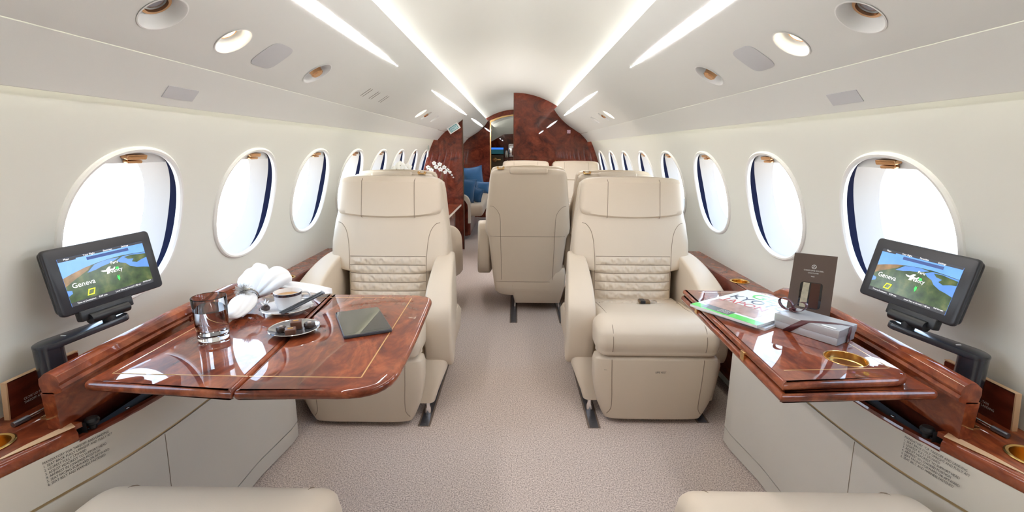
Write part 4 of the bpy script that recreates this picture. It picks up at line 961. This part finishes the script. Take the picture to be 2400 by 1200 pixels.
# tablet
A_, B_, C_, D_ = Vector((-0.511, 1.335)), Vector((-0.419, 1.404)), Vector((-0.320, 1.226)), Vector((-0.427, 1.145))
cc = (A_ + B_ + C_ + D_) / 4; ax = ((D_ - A_) + (C_ - B_)).normalized()
t = thing('tablet', 'black tablet computer lying screen up on the left table', 'tablet', (cc.x, cc.y, Zt), math.atan2(ax.y, ax.x))
hl, hs = 0.104, 0.063
prism(round_poly([(-hl, -hs), (hl, -hs), (hl, hs), (-hl, hs)], 0.010, 5), 0, 0.0085, XY, 0.002, 2).build('case', mat('slate_case', (0.05, 0.055, 0.07), 0.35), t)
prism(round_poly([(-hl + .002, -hs + .002), (hl - .002, -hs + .002), (hl - .002, hs - .002), (-hl + .002, hs - .002)], 0.008, 5), 0.0085, 0.0089, XY).build('glass_front', mat('tablet_black', (0.006, 0.006, 0.007), 0.03, coat=1.0), t)
prism([(-hl + .014, -hs + .010), (hl - .014, -hs + .010), (hl - .014, hs - .010), (-hl + .014, hs - .010)], 0.0089, 0.0090, XY).build('screen', mat('tablet_screen', (0.018, 0.016, 0.013), 0.02, coat=1.0), t)
# napkin with spiky ring
t = thing('napkin', 'white folded napkin gathered in a spiky silver ring by the coffee cup', 'napkin', (-0.806, 1.452, Zt))
def cloth(fn, nm, nu=40, nv=24):
    g = G(); g.grid(fn, lin(0, 1, nu), lin(0, 1, nv)); o = g.build(nm, M_CLOTH, t, recalc=False, sharp=180)
    md = o.modifiers.new('thickness', 'SOLIDIFY'); md.thickness = 0.003; md.offset = 0
def puff(p0, p1, w, h, droop, tw):
    p0, p1 = Vector(p0), Vector(p1); d = (p1 - p0); sd_ = Vector((0, 0, 1)).cross(d).normalized()
    def f(u, v):
        ang = 2 * PI * u; k = (0.16 + 0.84 * math.sin(PI * min(1, v * 0.93 + 0.02)) ** 0.7) if v < 1 else 0.02
        c = p0 + d * v + Vector((0, 0, droop * math.sin(PI * v * 0.8)))
        cr = 1 + 0.16 * math.sin(3 * ang + tw + 3 * v) + 0.07 * math.sin(7 * ang + 5 * v + tw)
        q = c + sd_ * (w * k * math.cos(ang) * cr) + Vector((0, 0, h * k * math.sin(ang) * cr))
        return (q.x, q.y, max(0.003, q.z))
    return f
cloth(puff((-0.018, -0.012, 0.030), (-0.030, 0.085, 0.082), 0.045, 0.030, 0.016, 0.3), 'left_lobe', 44, 22)
cloth(puff((-0.004, -0.006, 0.030), (0.078, 0.062, 0.052), 0.048, 0.030, 0.030, 1.9), 'right_lobe', 44, 22)
cloth(puff((-0.020, -0.015, 0.034), (0.015, -0.185, 0.016), 0.034, 0.017, 0.002, 0.9), 'lower_lobe', 40, 26)
def drape(u, v):      # soft fold reaching towards the seat
    r = 0.19 * v; wv = (u - 0.5) * (0.05 + 0.09 * v) * (1 - v ** 5)
    return (0.02 + 0.93 * r - wv * 0.35, 0.03 + 0.35 * r + wv * 0.9, 0.006 + 0.042 * (1 - v) ** 0.8 + 0.010 * math.sin(u * 9 + v * 4) * (1 - 0.6 * v) + 0.010 * (1 - (2 * u - 1) ** 2))
cloth(drape, 'side_fold', 26, 26)
rg = thing('napkin_ring', 'spiky silver wire flower ring around the white napkin', 'napkin ring', (-0.826, 1.405, Zt + 0.054))
g = G(); rnd = random.Random(3)
for k in range(230):
    th = rnd.uniform(0, 2 * PI); ph = math.acos(rnd.uniform(-1, 1)); d = Vector((math.sin(ph) * math.cos(th), math.sin(ph) * math.sin(th), math.cos(ph)))
    r = rnd.uniform(0.022, 0.030); g.tube([tuple(d * 0.004), tuple(d * r)], [0.0006, 0.0004], 4, cap=False)
g.build('wire_burr', mat('burr_silver', (0.62, 0.60, 0.58), 0.35, 0.7), rg)['kind'] = 'stuff'
G().tube([(0.028 * math.cos(a) + 0.01, 0.012 * math.cos(a), -0.018 + 0.024 * math.sin(a)) for a in lin(0, 2 * PI, 24)[:-1]], 0.003, 6, closed=True).build('band', M_CHROME, rg)

# ------------------------------------------------------------------ things on the right table
Zr = ZR + 0.0003
def quad_frame(p, q): a = Vector(q) - Vector(p); return math.atan2(a.y, a.x)
# magazine: origin at its near spine corner; local x along the short (bottom) edge, local y up the page
P00, P10, P01 = Vector((0.543, 1.371)), Vector((0.664, 1.181)), Vector((0.752, 1.592))
ang = quad_frame(P00, P10)
def magazine(nm, lb, loc, rz, cover):
    t = thing(nm, lb, 'magazine', loc, rz, 'magazines on the folded table'); W, H = 0.212, 0.292
    prism(round_poly([(0, 0), (W, 0), (W, H), (0, H)], 0.001, 1), 0, 0.0065, XY).build('pages', mat('paper', (0.82, 0.82, 0.82), 0.6), t)
    if cover:
        def im(x0, y0, x1, y1, m, d, nm): return G().box(x0, x1, y0, y1, 0.0065 + d, 0.0066 + d).build(nm, m, t, smooth=False)
        def pm(n, c, **k): return mat(n, c, 0.28, coat=0.25, spec=0.35, **k)
        im(0, 0, W, H, pm('cover_white', (0.74, 0.78, 0.78)), 0.0001, 'cover')
        im(0.0, 0.0, W, 0.034, pm('cover_green', (0.06, 0.62, 0.05)), 0.0003, 'green_band')
        im(0.030, 0.010, 0.120, 0.045, pm('cover_dark', (0.05, 0.07, 0.09), var=.6, vscale=60), 0.0005, 'inset_photo')
        im(0.012, 0.046, 0.175, 0.125, pm('cover_rock', (0.42, 0.26, 0.22), var=.5, vscale=40), 0.0004, 'cover_photo')
        def L(q, x, y, sz, m, sx=1.0): lettering(q, sz, m, t, frame((x, y, 0.0073), (1, 0, 0), (0, 1, 0)), sx=sx)
        L('GEO', 0.045, 0.222, 0.080, pm('cover_green', (0.06, 0.62, 0.05)), 0.9)
        L('KYOTO', 0.014, 0.168, 0.062, pm('title_navy', (0.02, 0.04, 0.10)), 0.82); L('JAPON', 0.022, 0.122, 0.052, pm('title_red', (0.60, 0.05, 0.07)), 0.85)
        for k, q in enumerate(('GRAND', 'FORMAT', 'VOYAGE')): L(q, 0.078, 0.034 - 0.009 * k, 0.009, M_TXTW)
    else:
        G().box(0, W, 0, H, 0.0065, 0.0068).build('cover', mat('cover_grey', (0.30, 0.33, 0.38), 0.25, coat=.5), t)
    return t
magazine('magazine', 'lower magazine almost hidden beneath the travel magazine', (0.558, 1.366, Zr), ang + 0.03, False)
magazine('magazine', 'glossy travel magazine with green and white cover on the folded table', (P00.x, P00.y, Zr + 0.007), ang, True)
# gift box
def sc_(p): return Vector((0.015 + 0.9625 * (p[0] - 0.015), 0.9625 * p[1]))
b0, b1 = sc_((0.743, 1.27)), sc_((0.832, 1.132)); ang = quad_frame(b0, b1); LB, WB, HB = (b1 - b0).length, 0.094, 0.040
t = thing('gift_box', 'flat silver gift box tied with a dark ribbon on the folded table', 'box', (b0.x, b0.y, Zr), ang)
rbox(0.0015, LB - 0.0015, 0.0015, WB - 0.0015, 0, 0.021, 0.0012).build('tray', M_SILVER, t); rbox(0, LB, 0, WB, 0.0195, HB, 0.0012).build('lid', M_SILVER, t)
g = G(); e = 0.0006
def rib(pts, w, d):     # flat ribbon through points, width direction d
    d = Vector(d) * w / 2; g_ = G(); v = []
    for p in pts: v += [tuple(Vector(p) - d), tuple(Vector(p) + d)]
    g_.add(v, [(2 * i, 2 * i + 1, 2 * i + 3, 2 * i + 2) for i in range(len(pts) - 1)]); return g_
gr = rib([(LB * .22, -e, 0.0), (LB * .36, -e, 0.021), (LB * .50, -e, HB + e), (LB * .62, 0.02, HB + e), (LB * .80, 0.05, HB + e), (LB + e, WB * .72, HB + e)], 0.020, (1, 0.0, 0)); gr.build('ribbon', M_RIBBON, t, sharp=180).modifiers.new('t', 'SOLIDIFY').thickness = 0.0006
rib([(LB + e, WB * .60, HB + e), (LB + e, WB * .55, 0.0)], 0.016, (0, 1, 0)).build('end_ribbon', M_RIBBON, t).modifiers.new('t', 'SOLIDIFY').thickness = 0.0006
for k, (q, r) in enumerate(((-1, 0.021), (1, 0.019))):
    pts = [(LB * .12 + q * r * (1 - math.cos(a)) * 0.9, WB * .55 + 0.012 * math.sin(a) * 0.4, HB + 0.004 + 0.013 + 0.013 * math.sin(a) - 0.006 * math.cos(a)) for a in lin(-PI * .1, PI * 1.9, 16)]
    rib(pts, 0.012, (0.1, 1, 0)).build('bow_loop', M_RIBBON, t, sharp=180).modifiers.new('t', 'SOLIDIFY').thickness = 0.0006
G().lathe([(0.0, HB), (0.008, HB + 0.002), (0.009, HB + 0.010), (0.0, HB + 0.014)], 12, (LB * .12, WB * .55, 0)).build('knot', M_RIBBON, t)
rbox(LB * .72, LB * .93, 0.004, 0.013, HB + .0007, HB + .0011, 0.0002).build('white_tag', M_TXTW, t)
# gift bag
c0, c1 = sc_((0.851, 1.381)), sc_((0.939, 1.327)); ang = quad_frame(c0, c1); WBg = 0.108
t = thing('gift_bag', 'tall dark brown gift bag with a clear window standing behind the silver box', 'gift bag', (c0.x - 0.004, c0.y + 0.012, Zr), ang)
Hb = 0.178
g = G(); lean = 0.018
g.add([(0, 0, 0), (WBg, 0, 0), (WBg, 0.045, 0), (0, 0.045, 0), (0.002, lean, Hb), (WBg - .002, lean, Hb), (WBg - .002, lean + 0.003, Hb), (0.002, lean + 0.003, Hb)],
      [(0, 3, 2, 1), (4, 5, 6, 7), (0, 1, 5, 4), (1, 2, 6, 5), (2, 3, 7, 6), (3, 0, 4, 7)])
g.build('bag', M_BAG, t, smooth=False)
def fp(x, z, d): k = z / Hb; return (x + 0.002 * k * (1 - 2 * x / WBg), lean * k - d, z)
def face(ol, m, d, nm): prism(ol, d, d + 0.0002, lambda a, b, q: fp(a, b, q)).build(nm, m, t, smooth=False)
face(round_poly([(0.026, 0.022), (0.082, 0.022), (0.082, 0.098), (0.026, 0.098)], 0.010, 5), mat('bag_window', (0.012, 0.009, 0.008), 0.06, coat=1), 0.0002, 'window')
face([(0.030, 0.024), (0.048, 0.024), (0.049, 0.096), (0.033, 0.096)], mat('nougat', (0.44, 0.40, 0.30), 0.5, var=.45, vscale=90), 0.0005, 'nougat_bar')
face([(0.052, 0.024), (0.076, 0.024), (0.076, 0.096), (0.053, 0.096)], mat('cocoa_bar', (0.075, 0.030, 0.020), 0.3), 0.0005, 'chocolate_bar')
g = G(); g.tube([fp(WBg / 2 + 0.0055 * math.cos(a), 0.143 + 0.0055 * math.sin(a), 0.0008) for a in lin(0, 2 * PI, 20)[:-1]], 0.0006, 5, closed=True)
g.tube([fp(WBg / 2 - 0.003, 0.140, 0.0008), fp(WBg / 2, 0.147, 0.0008), fp(WBg / 2 + 0.003, 0.140, 0.0008)], 0.0006, 5); g.build('emblem', M_TXTW, t)
for k, (q, sz) in enumerate((('CHRISTOPHE ROUSSEL', 0.0056), ('CHOCOLATIER', 0.0045), ('PARIS', 0.0042))):
    z = 0.130 - 0.0068 * k - (0.003 if k == 2 else 0)
    lettering(q, sz, M_TXTW, t, frame(fp(WBg / 2, z, 0.0006), (1, 0, 0), (0, lean / Hb, 1)), align='CENTER', sx=0.85)

# ------------------------------------------------------------------ far left credenza and orchids
cr = thing('credenza', 'low dark wood credenza with pale leather edge along the far left wall', 'credenza', (-0.85, 4.75, 0))
rbox(-0.22, 0.205, -0.78, 0.82, 0.0, 0.52, 0.01).build('body', M_WOODD, cr)
rbox(-0.235, 0.225, -0.79, 0.835, 0.52, 0.545, 0.008).build('pale_edge', mat('pale_leather', (0.72, 0.64, 0.54), 0.5), cr)
rbox(-0.235, 0.222, -0.788, 0.833, 0.545, 0.553, 0.003).build('top', M_WOOD, cr)
for y in (-0.22, 0.30): G().box(0.2052, 0.2062, y - 0.002, y + 0.002, 0.03, 0.50).build('door_gap', M_DARK, cr)
def orchid(loc, lb, spots, seed, pot):
    t = thing('orchid', lb, 'orchid', loc, 0, 'white orchids on the credenza'); rnd = random.Random(seed)
    G().lathe([(0.035, 0), (0.05, 0.01), (0.055, 0.10), (0.058, 0.11), (0.052, 0.11), (0.048, 0.095), (0.0, 0.095)], 24).build('pot', pot, t)
    for k in range(4):
        a = k * 1.7 + seed; g = G()
        g.grid(lambda u, v: (math.cos(a) * (0.02 + 0.07 * u) - math.sin(a) * (v - .5) * 0.05 * math.sin(PI * (0.08 + .9 * u)), math.sin(a) * (0.02 + 0.10 * u) * .6 + math.cos(a) * (v - .5) * 0.05 * math.sin(PI * (0.08 + .9 * u)), 0.11 + 0.09 * math.sin(PI * u * .8)), lin(0, 1, 10), lin(0, 1, 4)); g.build('leaf', M_GREEN, t, recalc=False)
    tips = [(spots[0][0], spots[0][2]), (spots[-1][0], spots[-1][2])]
    for q in (0, 1):
        z1 = spots[len(spots) // 2][2]
        pts = catmull([(0.01 * q, 0.01 * q, 0.09), (0.02 + 0.01 * q, 0, 0.26), (0.01 + 0.02 * q, 0, z1 - 0.03)] + ([(s_[0], s_[1], s_[2]) for s_ in (spots[::3] if q == 0 else spots[1::3])]), 5)
        G().tube(pts, 0.0022, 6).build('stem', M_GREEN, t)
    for x, y, z, r in spots:
        r *= 0.56; f = G(); n0 = Vector((rnd.uniform(-.4, .4), -1, rnd.uniform(-.3, .3))).normalized(); ux_ = n0.cross(Vector((0, 0, 1))).normalized(); uz_ = ux_.cross(n0)
        for k in range(5):
            a = PI / 2 + k * 2 * PI / 5; wd = 0.62 if k in (1, 4) else 0.42
            def pf(u, v, a=a, wd=wd):
                rr_ = r * u; w_ = r * wd * math.sin(PI * (0.12 + 0.88 * u) ** 0.8) * (v - .5) * 2 if u < 1 else 0
                return tuple(Vector((x, y, z)) + ux_ * (math.cos(a) * rr_ - math.sin(a) * w_) + uz_ * (math.sin(a) * rr_ + math.cos(a) * w_) + n0 * (0.15 * r * math.sin(PI * u) + 0.001 * k))
            f.grid(pf, lin(0.02, 1, 6), lin(0, 1, 4))
        b = f.build('blossom', M_PETAL, t, recalc=False, sharp=180)
        G().lathe([(0.0, -0.004), (0.004, 0.0), (0.0, 0.005)], 8, tuple(Vector((x, y, z)) + n0 * 0.006)).build('lip', mat('orchid_lip', (0.30, 0.26, 0.12), 0.6), b)
orchid((-0.80, 5.10, 0.553), 'white orchid spray against the left wood partition', [(-0.115, 0, .43, .050), (-0.075, -.03, .405, .052), (-0.055, .02, .475, .045), (-0.025, -.03, .44, .048), (0.005, .02, .465, .046), (0.02, -.03, .415, .050), (0.055, 0, .435, .046), (0.085, .02, .405, .042), (0.065, -.02, .385, .040), (0.115, 0, .385, .034), (0.135, 0, .355, .022), (0.150, 0, .330, .016)], 2, M_CHINA)
orchid((-0.950, 4.02, 0.553), 'white orchid in front of the left windows, behind the seat headrest', [(-0.055, 0, .425, .070), (-0.03, -.02, .455, .076), (0.0, 0, .485, .076), (0.035, -.02, .455, .076), (0.06, 0, .47, .072), (0.02, -.03, .425, .076), (-0.02, .02, .415, .066), (0.075, -.02, .425, .070), (0.05, .02, .405, .066)], 5, M_CHINA)

# ------------------------------------------------------------------ lounge beyond the partition
so = thing('sofa', 'cream sofa with wood end beyond the left partition', 'sofa', (-0.82, 6.25, 0))
rbox(-0.25, 0.235, 0.0, 1.9, 0.05, 0.36, 0.02).build('base', M_WOODD, so)
rbox(-0.26, 0.40, 0.06, 1.9, 0.30, 0.46, 0.05).build('seat_cushion', M_LEATHER, so)
rbox(-0.20, -0.06, 0.0, 1.9, 0.36, 0.93, 0.05).build('back_cushion', M_LEATHER, so)
arm = catmull([(-0.27, 0.60), (0.05, 0.605), (0.16, 0.59), (0.215, 0.54), (0.235, 0.46), (0.235, 0.22)], 5)
inner = [(x - 0.03 * (1 if i > 8 else i / 8), z - 0.045 * (1 if i < 16 else max(0, 1 - (i - 16) / 9))) for i, (x, z) in enumerate(arm)]
g = G(); g.loft([[(a[0], y, a[1]) for a in arm] + [(a[0], y, a[1]) for a in inner[::-1]] for y in (-0.03, 0.07)]); g.build('arm_trim', mat('pale_leather', (0.72, 0.64, 0.54)), so)
g = prism([(-0.27, 0.05)] + [(0.20, 0.05)] + inner[::-1], -0.01, 0.05, lambda a, b, q: (a, q, b)); g.build('arm_panel', M_WOODD, so)
def cushion(loc, rot, w, h, lb):
    t = thing('cushion', lb, 'cushion', loc, 0, 'blue sofa cushions'); t.rotation_euler = rot
    def f(u, v, q):
        x, z = (2 * u - 1), (2 * v - 1); k = (1 - abs(x) ** 2.4) * (1 - abs(z) ** 2.4)
        pin = 1 - 0.10 * (1 - abs(x) ** 2) * abs(z) ** 3; pin2 = 1 - 0.10 * (1 - abs(z) ** 2) * abs(x) ** 3
        return (x * w * pin2, q * 0.075 * max(0, k) ** 0.6 + q * 0.004 * noise.noise(Vector((x * 3, z * 3, w * 9))), z * h * pin)
    g = G(); g.grid(lambda u, v: f(u, v, -1), lin(0, 1, 16), lin(0, 1, 16)); g.grid(lambda u, v: f(u, v, 1), lin(0, 1, 16), lin(0, 1, 16)); g.build('cover', M_BLUE, t, sharp=80)
    e = [f(u, 0, 0) for u in lin(0, 1, 12)] + [f(1, v, 0) for v in lin(0, 1, 12)[1:]] + [f(u, 1, 0) for u in lin(1, 0, 12)[1:]] + [f(0, v, 0) for v in lin(1, 0, 12)[1:-1]]
    G().tube(e, 0.006, 6, closed=True).build('piping', M_BLUE, t)
cushion((-0.665, 6.46, 0.635), (0.12, 0.12, 0.45), 0.135, 0.16, 'dark blue cushion nearest the sofa arm, cut off by the partition')
cushion((-0.635, 7.35, 0.725), (-0.22, -0.14, 0.15), 0.155, 0.20, 'tall blue cushion leaning in the middle of the far sofa')
cushion((-0.530, 6.62, 0.560), (0.1, 0.30, -0.35), 0.085, 0.105, 'small dark blue cushion in front of the sofa arm')
cushion((-0.480, 7.12, 0.625), (-0.3, 0.05, -0.1), 0.105, 0.085, 'flat blue cushion at the right end of the far sofa')

# beyond the archway
dr = thing('galley_door', 'olive brown cabinet door with a gold lever handle seen through the archway', 'door', (-0.40, 10.30, 0))
rbox(-0.15, 0.15, 0, 0.04, 0.0, 1.06, 0.015).build('leaf', mat('olive_brown', (0.16, 0.11, 0.06), 0.4), dr)
h = G().lathe([(0.045, 0), (0.045, 0.012), (0.0, 0.014)], 20).build('handle_rose', M_BRASS, dr); h.rotation_euler = (PI / 2, 0, 0); h.location = (-0.04, 0, 0.97)
rbox(-0.02, 0.13, -0.05, -0.03, -0.014, 0.014, 0.006).build('lever', M_BRASS, h).rotation_euler = (-PI / 2, 0, 0)
h.children[0].location = (0, 0, 0)
sn = thing('wall_screen', 'dark blue lit screen above the olive brown door', 'screen', (-0.40, 10.42, 1.13))
rbox(-0.15, 0.15, 0, 0.03, -0.05, 0.10, 0.008).build('case', M_BLACK, sn); G().box(-0.14, 0.14, -0.002, 0, -0.04, 0.05).build('lower_glass', emit('screen_dark', (0.01, 0.05, 0.06), 0.6), sn); G().box(-0.14, 0.14, -0.002, 0, 0.052, 0.092).build('blue_bar', emit('screen_blue', (0.03, 0.14, 0.55), 0.8), sn)
gl = thing('galley_column', 'polished chrome galley unit at the edge of the archway view', 'galley unit', (-0.10, 10.20, 0))
rbox(-0.06, 0.10, 0, 0.25, 0.0, 1.02, 0.01).build('cabinet', M_WOODD, gl); rbox(-0.055, 0.095, 0.01, 0.24, 1.02, 1.30, 0.03).build('steel_oven', M_CHROME, gl); G().lathe([(0.03, 1.02), (0.035, 1.10), (0.02, 1.16), (0.0, 1.17)], 16, (-0.09, 0.0, 0.0)).build('urn', M_CHROME, gl)
prism([(-1.08, 0.0), (0.6, 0.0), (0.6, 1.55), (-0.25, 1.50), (-0.5, 1.36), (-0.8, 1.25), (-1.0, 1.15)], 10.5, 10.53, lambda a, b, t: (a, t, b)).build('partition_galley', M_WOODD, kind='structure')
